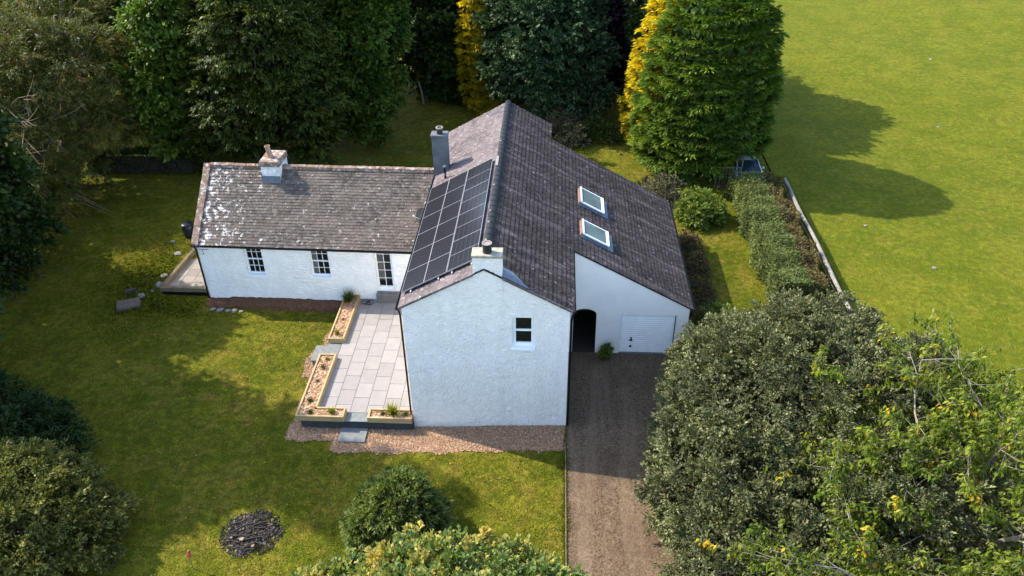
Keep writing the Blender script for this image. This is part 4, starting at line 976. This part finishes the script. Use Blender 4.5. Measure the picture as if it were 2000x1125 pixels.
# ---- background trees
G = 'trees in the dark belt behind the garden'
def trees_back():
    tree('broadleaf_tree', 'bright-leaved tree at the left of the belt, sunlit down its left side', 'tree', (-18.6,24.8),
         [((-17.9,24.6,8.6),2.6),((-19.0,24.2,5.6),2.5),((-18.9,24,2.8),2.1),((-17.2,25.5,11),2.4)], LM['bright'], 11, 330, .75, 110, .26, .17, .25, G, droop=.3)
    tree('spreading_yew_tree', 'biggest dark olive tree, directly behind the low cottage roof', 'tree', (-12.6,23.8),
         [((-12.2,23.6,8.6),3.8),((-13.6,23.4,4.7),3.5),((-10.6,22.8,5.0),3.0),((-9.6,21.9,2.5),1.6),((-15.6,23.4,2.3),1.9),((-12.3,25,12),3.2)], LM['olive'], 12, 520, .9, 150, .24, .10, .35, G, droop=.5, out=.7, flat=.55)
    tree('broadleaf_tree', 'mid-green layered tree standing right of the biggest dark tree', 'tree', (-7.6,28.8),
         [((-7.2,28.4,7.8),2.8),((-7.7,28.2,4.4),2.8),((-7.4,27.3,2.1),1.8),((-6.8,29,11),2.6)], LM['mid'], 13, 340, .8, 120, .26, .16, .25, G, droop=.25)
    tree('broadleaf_tree', 'dusky tree behind the leaning post, in deep shade', 'tree', (-3.6,37.5),
         [((-4.1,37,6.8),3.4),((-3.0,37,4.4),2.6),((-5.5,38,9),3.),((-7.5,38,6),3.)], LM['dark'], 14, 330, .9, 110, .30, .2, .3, G)
    tree('broadleaf_tree', 'glossy blue-green tree rising just behind the ridge of the tall roof', 'tree', (4.6,32.8),
         [((4.8,32.5,6.6),3.9),((4.9,31.8,3.7),3.2),((7.4,30.6,2.6),2.0),((2.8,32.4,4.2),2.3),((4.6,34,9.5),3.4),((6.9,32,5.2),2.5)], LM['blue'], 16, 560, .8, 120, .25, .15, .3, G, tvar=.2)
    tree('purple_beech_tree', 'dark purple-leaved tree between the blue-green tree and the tall conifer', 'tree', (9.8,38),
         [((9.4,38.2,5.8),3.4),((10.4,37,2.6),2.6),((8.4,39,8.5),3)], LM['purple'], 17, 260, .9, 100, .30, .2, .3, G)
    for i, (x, y, z, r, lb) in enumerate([(-34,33,6,5,'farthest left tree of the belt, with dark crown below the bright field gap'),(-22.5,31.5,6.5,4,'dark tree filling the belt left of the bright-leaved tree'),
            (-14,32,8,5,'dark crown showing behind the biggest tree of the belt'),(-1,41,6,4.2,'dark crown behind the narrow golden conifer'),(13,42,6,4.5,'dark crown behind the sunlit golden conifer'),
            (6,42,7,4.5,'dark crown behind the blue-green tree'),(16.6,36,7.2,3.6,'dark tree beside the field, hidden mostly by the tall conifer'),(14.6,32.5,7.6,3.1,'dark crown close behind the huge green cypress'),(-10,40,7,4.5,'dark crown far behind the mid-green layered tree'),(-3.2,38.5,3.6,3.6,'low dark crown reaching the ground behind the leaning post')]):
        tree('broadleaf_tree', lb, 'tree', (x,y), [((x,y,z),(r,r,r*.9)),((x+r*.4,y-1,z-2.5),(r*.8,r*.7,r*.6)),((x-r*.4,y+.5,z+r*.6),r*.7)], LM['dark'] if i % 2 else LM['mid'], 30+i, 240, 1.0, 95, .36, .24, .3, G, ncl=15)
    # brown-green tree with bare branches on the left
    lob = [((-24.9,20.2,7.0),3.4),((-22.8,22,7.2),2.7),((-25.1,17.2,3.9),2.9),((-22.3,20.2,4.4),1.9),((-24.4,15.2,1.9),2.0),((-25.8,25.5,8.3),3.0),((-27.5,20,8),3.2),((-22.6,17.4,2.2),1.7),((-25.8,18.5,1.8),2.2),((-21.2,22.5,3.6),1.5)]
    c, C, rng = tree('feathery_pine_tree', 'brownish feathery tree with bare branches showing, at the left edge', 'tree', (-25.4,20.6), lob, LM['brown'], 21, 720, .8, 130, .26, .045, .35, G, droop=.5, flat=.5, inner=.12, barkm='brownbark')
    m = MB(); rg = np.random.default_rng(5)
    for k in range(26):
        s_ = np.array([-26.5+rg.uniform(0,3), 17.5+rg.uniform(-1.5,3), rg.uniform(2.5,7)]); d = np.array([rg.uniform(.3,1), rg.uniform(-1.,.1), rg.uniform(-.15,.35)]); d /= np.linalg.norm(d); L = rg.uniform(2.2,4.6)
        pts = [tuple(s_+d*L*t+np.array([0,0,.35*math.sin(t*3)*rg.uniform(.3,1)])) for t in np.linspace(0,1,6)]; m.tube(pts, list(np.linspace(.032,.008,6)), 5)
        for _ in range(3):
            t = rg.uniform(.4,.9); a = s_+d*L*t; e = d+rg.normal(0,.45,3); m.tube([tuple(a), tuple(a+e*.6), tuple(a+e*1.1+np.array([0,0,.1]))], [.02,.012,.006], 4)
    m.build('bare_branches', 'brownbark', c)
    # low hanging bare boughs over the lawn
    m = MB()
    for k in range(7):
        a = np.array([-23.2+rg.uniform(-.5,.5), 16.2+rg.uniform(-.6,.6), 1.4+rg.uniform(-.3,.5)]); b = a+np.array([rg.uniform(2.5,4.5), rg.uniform(-2.2,-.6), rg.uniform(-.4,.2)]); mm = (a+b)/2+np.array([0,0,.3]); m.tube([tuple(a),tuple(mm),tuple(b)], [.022,.014,.005], 5)
    m.build('low_boughs', 'brownbark', c)
    tree('evergreen_shrub', 'dark bushy evergreen low at the left edge beside the lawn', 'shrub', (-23.6,11.5), [((-23.4,12,1.8),(2.0,2,1.9)),((-23.2,9.4,1.2),(1.6,2,1.5)),((-25,10,2.5),(2,3,2.2))], LM['dark'], 22, 200, .6, 90, .22, .12, .15)
    # dark conifer top-left
    tree('dark_fir_tree', 'black-green fir in the top left corner against bright grass', 'tree', (-29.5,30), [((-29.2,30,6),(2.6,2.6,2.2)),((-28.6,29.5,8),(2.4,2.2,1.6)),((-30,31,10),(2,2,2))], LM['dark'], 23, 150, .8, 100, .3, .1, .25, G, droop=.5)
trees_back()

# ---- tall shade trees standing left of the picture (they shade the lower lawn)
def shade_trees():
    for i, (x, y, h, r, lb) in enumerate([(-24.5,4.4,17.6,3.5,'tall broad dark tree beyond the left edge'),(-25.5,5.4,26.5,1.3,'slender tree beyond the left edge, tallest of those shading the lawn'),
            (-21.0,1.6,12.0,2.5,'dark tree beyond the left edge, nearest to the low round bush'),(-23.8,10.6,11.5,2.0,'slim dark tree beyond the left edge, beside the evergreen shrub')]):
        tree('broadleaf_tree', lb, 'tree', (x,y), [((x,y,h*.75),(r,r,h*.25)),((x+.6,y-.6,h*.5),(r,r,h*.22)),((x-.5,y+.5,h*.3),(r*.9,r*.9,h*.2))], LM['dark'], 60+i, 260, 1.0, 90, .34, .24, .35, 'tall trees shading the lawn from the left', ncl=20)
shade_trees()

# ---- conifers made of sprays
def sprays(rng, P, Nn, size, per, wid, tonec, up=.25, droop=.35):
    """fans of narrow leaves; P origins, Nn outward"""
    n = len(P); idx = np.repeat(np.arange(n), per); m = len(idx)
    side = unit(np.cross(Nn, np.array([[0,0,1.]]))+rdir(rng, n)*.15)
    a = rng.uniform(-1, 1, m); t = rng.uniform(0, 1, m); sz = size*rng.uniform(.6, 1.3, n)
    fwd = Nn*1.0+np.array([[0,0,up]])+rdir(rng, n)*.35; fwd = unit(fwd)
    org = P[idx]+(fwd[idx]*t[:, None]*.75+side[idx]*(a*t*.5)[:, None])*sz[idx][:, None]
    org[:, 2] -= droop*(t**2)*sz[idx]
    D = fwd[idx]*.9+side[idx]*(a*.8)[:, None]+rdir(rng, m)*.25; D[:, 2] -= droop*t*1.2
    Nv = np.cross(side[idx], fwd[idx])+rdir(rng, m)*.35; Nv *= np.sign(Nv[:, 2:3]+1e-6)
    L = sz[idx]*rng.uniform(.28, .5, m); W = wid*rng.uniform(.7, 1.3, m)
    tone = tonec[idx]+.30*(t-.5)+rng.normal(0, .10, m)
    return org, D, Nv, L, W, tone
def conifer(name, label, cx, cy, prof, mat, seed, dens, size, per, wid, lean=(0,0), squash=1., group=None, r0=.3, tone=.5):
    rng = np.random.default_rng(seed); z0 = Tf(cx, cy)
    zs = np.array([p[0] for p in prof]); rs = np.array([p[1] for p in prof])
    c = thing(name, label, 'conifer', (cx, cy, z0), 0, group)
    zz = rng.uniform(zs[0], zs[-1], 60000); rr = np.interp(zz, zs, rs); keep = rng.uniform(0, rs.max(), 60000) < rr; zz = zz[keep]; rr = rr[keep]
    area = float(np.sum(2*math.pi*(rs[1:]+rs[:-1])/2*np.hypot(np.diff(zs), np.diff(rs)))); n = min(int(area*dens), len(zz)); zz = zz[:n]; rr = rr[:n]
    th = rng.uniform(0, 2*math.pi, n)
    tier = np.round(zz/.62)*.62; zz2 = zz*.35+tier*.65+.12*np.sin(th*3+tier*5)
    bulge = 1+.05*np.sin(th*5+zz*1.7)+.05*np.sin(th*9-zz*2.6)+rng.normal(0, .022, n)
    r_ = rr*bulge*.93; lx = lean[0]*(zz/zs[-1]); ly = lean[1]*(zz/zs[-1])
    P = np.stack([cx+lx+r_*np.cos(th), cy+ly+r_*np.sin(th)*squash, z0+zz2], 1)
    slope = np.gradient(np.interp(np.linspace(zs[0], zs[-1], 50), zs, rs)); sl = np.interp(zz, np.linspace(zs[0], zs[-1], 50), slope)
    Nn = unit(np.stack([np.cos(th), np.sin(th), .25-sl*2], 1))
    tc = tone+.13*np.sin(th*4+tier*7)+rng.normal(0, .13, n)
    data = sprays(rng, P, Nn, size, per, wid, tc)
    # inner fill keeps the middle opaque; its darker tone paints in the inner shade
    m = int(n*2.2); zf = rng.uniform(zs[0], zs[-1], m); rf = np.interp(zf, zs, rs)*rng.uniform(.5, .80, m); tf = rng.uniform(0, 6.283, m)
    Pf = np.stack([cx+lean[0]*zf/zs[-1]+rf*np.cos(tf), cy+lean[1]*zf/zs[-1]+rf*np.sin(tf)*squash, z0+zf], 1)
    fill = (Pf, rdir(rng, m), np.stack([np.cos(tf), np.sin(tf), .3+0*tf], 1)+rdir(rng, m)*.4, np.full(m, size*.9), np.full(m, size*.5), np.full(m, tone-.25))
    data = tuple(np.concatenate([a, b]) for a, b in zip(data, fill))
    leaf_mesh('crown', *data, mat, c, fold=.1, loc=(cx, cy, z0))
    t = MB(); h = zs[-1]; t.tube([(cx,cy,z0-.3),(cx+lean[0]*.3,cy+lean[1]*.3,z0+h*.3),(cx+lean[0]*.9,cy+lean[1]*.9,z0+h*.92)], [r0,r0*.7,.05], 9); t.build('trunk', 'trunk', c)
    return c
conifer('cypress_tree', 'huge dense green cypress standing beside the field', 14.85, 24.3, [(.25,1.6),(.6,3.2),(1.6,3.9),(3.5,4.05),(6,3.8),(8.5,3.3),(10.0,2.8),(10.9,2.0),(11.5,.4)], LM['cyp'], 41, 11, .62, 30, .075, lean=(.6,0), r0=.4, tone=.46)
conifer('golden_cypress_tree', 'sunlit yellow conifer tucked against the left side of the huge green cypress', 12.45, 27.2, [(.3,.9),(.9,1.9),(3,2.25),(6,1.95),(8.5,1.6),(11,1.0),(12.5,.2)], LM['gold'], 42, 13, .5, 26, .07, lean=(.9,0), r0=.2, tone=.55)
conifer('golden_cypress_tree', 'narrow yellow conifer half hidden among the dark trees of the belt', .25, 33.6, [(.3,.8),(1.2,1.25),(4,1.4),(7,1.3),(9.5,.9),(11.5,.2)], LM['gold'], 43, 13, .5, 24, .07, r0=.15, tone=.3)

# ---- hedges
def hedge(name, label, x0, x1, y0, y1, h, mat, seed, n, leaf, wid, side_mat=None, loc=None):
    rng = np.random.default_rng(seed); cx, cy = (x0+x1)/2, (y0+y1)/2; z0 = Tf(cx, cy)
    c = thing(name, label, 'hedge', (cx, cy, z0))
    u = rng.uniform(0, 1, n); y = rng.uniform(y0, y1, n); s_ = rng.uniform(0, 1, n)
    w_ = x1-x0; per = w_+2*h; q = s_*per
    rag = .16*np.sin(y*1.6+seed)+.10*np.sin(y*4.3)+np.abs(rng.normal(0, .10, n))
    x = np.where(q < h, x0, np.where(q < h+w_, x0+(q-h), x1)); z = np.where(q < h, q, np.where(q < h+w_, h, per-q))
    nx = np.where(q < h, -1., np.where(q < h+w_, 0., 1.)); nz = np.where((q >= h) & (q < h+w_), 1., .15)
    # round the shoulders and add lumps
    z = z-.25*h*np.where((q >= h) & (q < h+w_), np.abs((x-cx)/(w_/2))**4, 0)
    P = np.stack([x+nx*rag, y+0*x, z0+z+nz*rag*.8+T(x, y)-z0], 1); ends = rng.uniform(0, 1, n) < .08; P[ends, 1] = np.where(rng.uniform(0, 1, ends.sum()) < .5, y0, y1); P[ends, 0] = rng.uniform(x0, x1, ends.sum()); P[ends, 2] = z0+rng.uniform(0, h, ends.sum())
    Nn = np.stack([nx, 0*nx, nz], 1)+rdir(rng, n)*.5; D = Nn*.5+rdir(rng, n)*.8
    data = (P, D, Nn, leaf*rng.uniform(.6, 1.3, n), wid*rng.uniform(.7, 1.2, n), .5+.15*np.sin(y*3+x*4)+rng.normal(0, .18, n))
    if side_mat is not None:
        br = (x > x1-.30*w_) & (rng.uniform(0, 1, n) < .85); A = tuple(a[~br] for a in data); B = tuple(a[br] for a in data)
        leaf_mesh('foliage', *A, mat, c, loc=(cx, cy, z0)); o = leaf_mesh('browned_side', *B, side_mat, c, loc=(cx, cy, z0))
    else: leaf_mesh('foliage', *data, mat, c, loc=(cx, cy, z0))
    m = MB(); m.box(x0+.25*min(1,w_), x1-.25*min(1,w_), y0+.2, y1-.2, z0-.1, z0+h*.72); m.build('dark_core', 'char', c)  # solid dark core, puts the hedge's inner shade into colour
    return c
hedge('hedge', 'wide green hedge with a browned side running along the field fence', 16.6, 18.8, 8.2, 19.5, 1.35, LM['hedge'], 71, 90000, .14, .055, LM['hedgebrown'])
hedge('hedge', 'dark clipped hedge in the shade beyond the cottage', -24.3, -17.6, 22.1, 23.1, 1.3, LM['dark'], 72, 26000, .15, .09)

# ---- shrubs
def shrubs():
    tree('shrub', 'grey-green bushy shrub at the back corner of the garage roof', 'shrub', (12.5,19.0), [((12.4,19,.9),(1.0,1,.9)),((11.6,19.8,.6),(.8,.8,.6)),((13,18,.6),(.7,.8,.6))], LM['greyb'], 81, 130, .28, 90, .10, .045, .05, ncl=30)
    tree('shrub', 'bright green leafy shrub between the garage roof and hedge', 'shrub', (14.2,16.8), [((14.1,17,1.0),(1.15,1.1,.95)),((13.6,16.2,.7),(.9,.9,.7)),((15.0,16.4,.9),(.5,.5,.5))], LM['lime'], 82, 110, .3, 80, .13, .07, .05, ncl=30)
    tree('shrub', 'brownish flowering border plants along the garage side wall', 'shrub', (13.2,11.0), [((13.1,9,.45),(.55,1.5,.5)),((13.15,11.2,.5),(.6,1.5,.55)),((13.1,13.2,.5),(.6,1.4,.5)),((13.0,7.2,.45),(.5,1.0,.5))], LM['flower'], 83, 260, .22, 70, .09, .04, .03, ncl=60)
    tree('shrub', 'low bright green shrub beside the front corner of the garage', 'shrub', (13.6,7.0), [((13.6,7.0,.45),(1.0,.7,.5)),((14.6,6.4,.4),(.9,.6,.5))], LM['lime'], 84, 110, .22, 70, .09, .05, .03, ncl=20)
    tree('shrub', 'grey-brown twiggy shrub behind the far right end of the tall roof', 'shrub', (6.5,27.6), [((6.2,28.2,1.0),(1.2,1.1,1.1)),((7.1,27.0,.8),(1.0,.9,.8))], LM['greyb'], 85, 120, .3, 80, .12, .05, .05, ncl=30)
    tree('shrub', 'dark leafy shrub in shade behind the garage roof', 'shrub', (8.7,27.8), [((8.4,28,.7),(1.3,1.1,.8)),((9.4,27.6,.6),(.9,.8,.6))], LM['shrub'], 86, 110, .3, 70, .14, .07, .05, ncl=20)
    tree('shrub', 'small green shrub against the garage wall between arch and door', 'shrub', (8.2,4.02), [((8.2,4.02,.62),(.25,.2,.30)),((8.3,4.02,.9),(.16,.15,.16))], LM['lime'], 87, 50, .09, 40, .07, .04, .02, ncl=12)
    # round bush on the front lawn (long leaves)
    tree('round_bush', 'domed green bush with long leaves standing alone on the front lawn', 'bush', (.55,-5.5), [((.5,-5.5,.9),(1.35,1.3,1.5)),((-.35,-5.9,.5),(.95,.9,.95)),((1.2,-5.4,.5),(.9,.9,1.1))], LM['domed'], 88, 420, .24, 90, .16, .042, .08, ncl=60, droop=.25, out=.8, inner=.4, tone=.55)
    # maple in the foreground
    tree('maple_tree', 'yellowing leafy treetop at the bottom edge in the middle', 'tree', (2.6,-11.6), [((3.0,-11.2,3.6),(2.9,2.2,1.9)),((.6,-11.2,3.1),(2.0,1.8,1.5)),((5.2,-11.0,3.2),(1.6,2,1.7)),((-1.0,-11,2.4),(1.3,1.6,1.2)),((2.9,-13,4.2),(3.0,2.5,2)),((2.6,-11.6,1.6),(2,1.8,1.6))], LM['maple'], 89, 760, .40, 150, .115, .085, .22, up=1., flat=.6, inner=.3, tone=.52, tvar=.2, tleaf=.16)
    # round bush bottom-left
    tree('round_bush', 'large rounded olive bush in the bottom left corner', 'bush', (-13.6,-6.3), [((-13.4,-6.3,.6),(3.2,2.9,2.3)),((-11.6,-6.4,.2),(2.2,2,1.5)),((-15.5,-5.8,.6),(2.4,2.4,2))], LM['oliveb'], 90, 560, .42, 120, .12, .06, .12, ncl=80, inner=.35, up=.6)
    tree('evergreen_shrub', 'flat dark evergreen in deep shade behind the bottom left bush', 'shrub', (-16.4,-1.2), [((-16.3,-1.4,.25),(2.6,1.6,.8)),((-14.4,-2.0,.1),(1.6,1.2,.6)),((-18,-.6,.6),(1.8,1.6,1))], LM['dark'], 91, 220, .4, 80, .16, .06, .06, ncl=30, droop=.3)
    # big grey-green tree on the right
    tree('holly_tree', 'massive dense grey-green tree overhanging the drive on the right', 'tree', (15.3,-2.2),
         [((15.2,-2.2,2.6),(5.2,5.0,3.5)),((12.6,-4.6,1.8),(3.4,3.2,2.7)),((18.2,-1.4,2.6),(3.3,3.2,2.8)),((13.0,.9,1.9),(2.6,2.6,2.3)),((16.2,1.6,2.6),(3.0,2.6,2.6)),((12.9,-7.4,1.6),(3.2,3,2.3)),((11.4,-2.4,1.2),(1.6,2.2,1.6)),((16.5,-7,2.5),(4,3,3))],
         LM['grey'], 92, 1500, .42, 185, .105, .055, .4, ncl=120, inner=.22, up=.7, tvar=.13, tleaf=.2)
shrubs()

# ---- cherry with bare twigs in front of the big grey-green tree
def cherry():
    rng = np.random.default_rng(93); bx, by = 19.0, -8.5; z0 = Tf(bx, by)
    c = thing('cherry_tree', 'open cherry tree with drooping leaves and bare pale twigs, lower right', 'tree', (bx, by, z0))
    t = MB(); tips = []
    t.tube([(bx,by,z0-.2),(bx-.2,by+.2,2.0),(bx-.3,by+.4,3.6)], [.28,.22,.16], 9)
    def grow(p, d, L, r, lev):
        pts = [p]; q = Vector(p); d = Vector(d).normalized()
        for i in range(4):
            d = (d+Vector((rng.normal(0,.16), rng.normal(0,.16), rng.normal(.0,.12)))).normalized(); q = q+d*L/4; pts.append(tuple(q))
        t.tube(pts, list(np.linspace(r*.8, r*.34, 5)), 6 if lev < 2 else 4)
        if lev >= 3: tips.append((q, d)); return
        for i in range((6, 5, 4)[lev]):
            k = rng.integers(1, 5); s_ = Vector(pts[k]); e = (d*.8+Vector((rng.normal(0,.75), rng.normal(0,.75), rng.normal(.12,.4)))).normalized()
            grow(tuple(s_), e, L*rng.uniform(.5,.72), r*.48, lev+1)
        tips.append((q, d))
    for a in ((-1.,.45,.22),(-.9,-.1,.3),(-.6,1.0,.25),(-.2,.9,.35),(.5,.9,.3),(-1.,.9,.12),(.8,.2,.35),(-.75,-.7,.25),(.1,-.5,.6),(.3,1.2,.2)):
        grow((bx-.3+rng.normal(0,.1), by+.4, 3.2+rng.uniform(-.6,.6)), a, 3.9, .085, 0)
    t.build('branches', 'palebark', c)
    P = []; D = []; Nn = []; L = []; W = []; tn = []
    for q, d in tips:
        if rng.random() < .05: continue
        ct = rng.normal(.5, .16)+(.45 if rng.random() < .03 else 0); n = rng.integers(22, 42)
        for i in range(n):
            o = Vector(rdir(rng, 1)[0])*rng.uniform(.02,.2)-d*rng.uniform(-.1,.5)
            e = Vector(rdir(rng, 1)[0]); e.z = -abs(e.z)*.9-.25
            P.append(tuple(q+o)); D.append(tuple(e)); Nn.append((rng.normal(0,.4)+e.x*.6, rng.normal(0,.4)+e.y*.6, .8)); L.append(rng.uniform(.15,.24)); W.append(rng.uniform(.06,.09)); tn.append(ct+rng.normal(0,.13))
    leaf_mesh('crown', *map(np.array, (P, D, Nn, L, W, tn)), LM['cherry'], c, loc=(bx, by, z0))
    # young sprig rising by the drive at the bottom edge
    c = thing('cherry_sapling', 'thin leafy saplings at the bottom edge over the gravel drive', 'tree', (9.4,-9.6,-.1)); t = MB(); P = []; D = []; Nn = []; L = []; W = []; tn = []
    for k in range(7):
        x = 8.6+k*.42+rng.normal(0,.1); y = -9.4+rng.normal(0,.3); pts = [(x,y,-.1),(x+rng.normal(0,.1),y,1.),(x+rng.normal(0,.25),y+rng.normal(0,.1),1.9+rng.uniform(-.3,.7)*(1 if k > 2 else .3))]; t.tube(pts, [.025,.017,.006], 5)
        for _ in range(40):
            s_ = rng.uniform(.4,1); a = Vector(pts[1]).lerp(Vector(pts[2]), s_); e = rdir(rng, 1)[0]; e[2] = -abs(e[2])*.7; P.append(tuple(a+Vector(e)*.08)); D.append(tuple(e)); Nn.append((e[0]*.5,e[1]*.5,.8)); L.append(rng.uniform(.12,.2)); W.append(.065); tn.append(rng.normal(.6,.2))
    t.build('stem', 'brownbark', c); leaf_mesh('crown', *map(np.array, (P, D, Nn, L, W, tn)), LM['cherry'], c, loc=(9.4,-9.6,-.1))
cherry()

# ---- planter plants
def plants():
    rng = np.random.default_rng(7)
    def tuft(x, y, z, h, n, mat, label, spread=.5, wid=.02, leafy=False):
        b = (x, y, z); c = thing('plant', label, 'plant', b)
        if leafy:
            P = np.array(b)+rdir(rng, n)*np.array([h*.6,h*.6,h*.5])*rng.uniform(.2,1,(n,1)); P[:, 2] = np.abs(P[:, 2]-z)+z+.02; D = rdir(rng, n)+np.array([0,0,.5]); L = rng.uniform(.04,.09,n); W = np.full(n,.035)
        else:
            P = np.array(b)+rng.normal(0, .03, (n,3))*np.array([1,1,0]); D = rng.normal(0, spread, (n,3)); D[:, 2] = 1; L = h*rng.uniform(.5,1.1,n); W = np.full(n, wid)
        leaf_mesh('leaves', P, D, rdir(rng, n)+np.array([0,0,.4]), L, W, rng.normal(.5,.2,n), mat, c, loc=b)
        m = MB()
        for _ in range(5): a = rng.normal(0, .3, 2); m.tube([(x,y,z-.02),(x+a[0]*h*.5,y+a[1]*h*.5,z+h*.6)], .005, 4)
        m.build('stem', 'oldtimber', c)
    z = .235
    tuft(-4.35,8.0,z,.75,260,LM['shrub'],'tall wispy grass-like plant in the planter end nearest the cottage',.55,.025)
    tuft(-4.3,5.35,z,.28,130,LM['yel'],'yellow-green tuft at the front end of the long planter',.4,.03)
    tuft(-4.3,6.5,z,.12,50,LM['greyb'],'small grey sprig in the middle of the long planter',.5,.02)
    tuft(-4.33,3.5,z,.16,110,LM['lime'],'fresh green leafy plant at the far end of the L-shaped planter',leafy=True)
    tuft(-4.35,2.9,z,.28,120,LM['greyb'],'pale brown wispy tuft in the L-shaped planter',.7,.012)
    tuft(-4.4,2.0,z,.16,80,LM['greyb'],'thin grey tuft halfway along the L-shaped planter',.7,.012)
    tuft(-4.4,.75,z,.22,140,LM['shrub'],'dark green leafy plant in the L-shaped planter, above its corner',leafy=True)
    tuft(-4.2,.05,z,.24,130,LM['shrub'],'upright green plant in the corner of the L-shaped planter',leafy=True)
    tuft(-3.3,.08,z,.30,140,LM['yel'],'yellow spiky tuft in the front arm of the L-shaped planter',.6,.03)
    tuft(-1.15,.08,z,.24,110,LM['shrub'],'green leafy plant at the step end of the short planter',leafy=True)
    tuft(-.75,.08,z,.62,170,LM['yel'],'tall yellow-green spiky plant in the middle of the short planter',.5,.035)
    tuft(-.2,.08,z,.25,110,LM['shrub'],'green leafy plant at the wall end of the short planter',leafy=True)
plants()

# ---- grass: short blades over the garden lawn, rough clumps by the yard and fence
def grass():
    rng = np.random.default_rng(99)
    def ok(x, y):
        a = (x > -4.9) & (x < 6.45) & (y > -1.45+.0*x) & (y < 17); b = (x > -12.2) & (x < 0) & (y > 7.75) & (y < 15.4); c = (x > 6.3) & (x < 12.7) & (y > -17) & (y < 14.3)
        d = (x > -14.7) & (x < -11.8) & (y > 9) & (y < 13.3); e = ((x+5)**2+(y+5.6)**2 < .45); f = (x > -5.35) & (x < -4.5) & (y > -1) & (y < 6.3); g = (x > -3.2) & (x < 6.5) & (y > -1.5) & (y < 0)
        h = (x > 16.7) & (x < 19) & (y > 6)
        return ~(a | b | c | d | e | f | g | h)
    n = 420000; x = rng.uniform(-24, 19.6, n); y = rng.uniform(-9, 24, n); k = ok(x, y) & (rng.uniform(0, 1, n) < np.clip(1.15-(y+9)/45, .25, 1)); x = x[k]; y = y[k]; n = len(x)
    z = T(x, y); rough = np.exp(-(((x+15.5)/2.4)**2+((y-10)/3.2)**2))+.8*np.exp(-(((x+12.5)/3.)**2+((y-8.1)/.6)**2))
    P = np.stack([x, y, z-.01], 1); D = rng.normal(0, .75, (n,3)); D[:, 2] = .62
    L = rng.uniform(.04, .085, n)*(1+rough*2.4); tone = .42+.16*np.sin(x*.9+np.sin(y*.7)*2)*np.cos(y*.8)+rng.normal(0, .17, n)-.12*rough
    o = leaf_mesh('grass', P, D, rdir(rng, n)*.5+np.array([0,0,1.]), L, L*.42, tone, LM['blade']); setp(o, 'short rough lawn grass covering the garden round the house', 'grass', kind='stuff')
    n = 2600; x = rng.uniform(-20, 16, n); y = rng.uniform(-8, 8, n); k = ok(x, y); x = x[k]; y = y[k]; n = len(x)
    o = leaf_mesh('fallen_leaves', np.stack([x, y, T(x, y)+.05], 1), rdir(rng, n)*np.array([1,1,.15]), rdir(rng, n)*.3+np.array([0,0,1.]), rng.uniform(.04,.09,n), rng.uniform(.03,.05,n), rng.normal(.75,.2,n), LM['maple']); setp(o, 'scattered fallen leaves lying on the garden lawn', 'fallen leaves', kind='stuff')
    n = 9000; y = rng.uniform(-15, 4, n); x = 6.40+np.abs(rng.normal(0, .07, n))*np.where(rng.uniform(0,1,n) < .5, 1, -1)*(1+np.sin(y*2.3)*.6); k = ~((x < 6.5) & (y > -.2)); x = x[k]; y = y[k]; n = len(x); D = rng.normal(0, .6, (n,3)); D[:, 2] = .8
    o = leaf_mesh('grass', np.stack([x, y, T(x, y)], 1), D, rdir(rng, n)+np.array([0,0,1.]), rng.uniform(.05,.13,n), np.full(n,.02), rng.normal(.45,.2,n), LM['blade']); setp(o, 'ragged grass spilling over the edging board of the drive', 'grass', kind='stuff')
    n = 30000; x = rng.uniform(19.0, 20.3, n); y = rng.uniform(4, 22, n); P = np.stack([x, y, T(x, y)], 1); D = rng.normal(0, .5, (n,3)); D[:, 2] = 1
    o = leaf_mesh('grass', P, D, rdir(rng, n)+np.array([0,0,1.]), rng.uniform(.1,.3,n), np.full(n,.03), rng.normal(.4,.2,n), LM['blade']); setp(o, 'longer grass growing along the foot of the field fence', 'grass', kind='stuff')
grass()
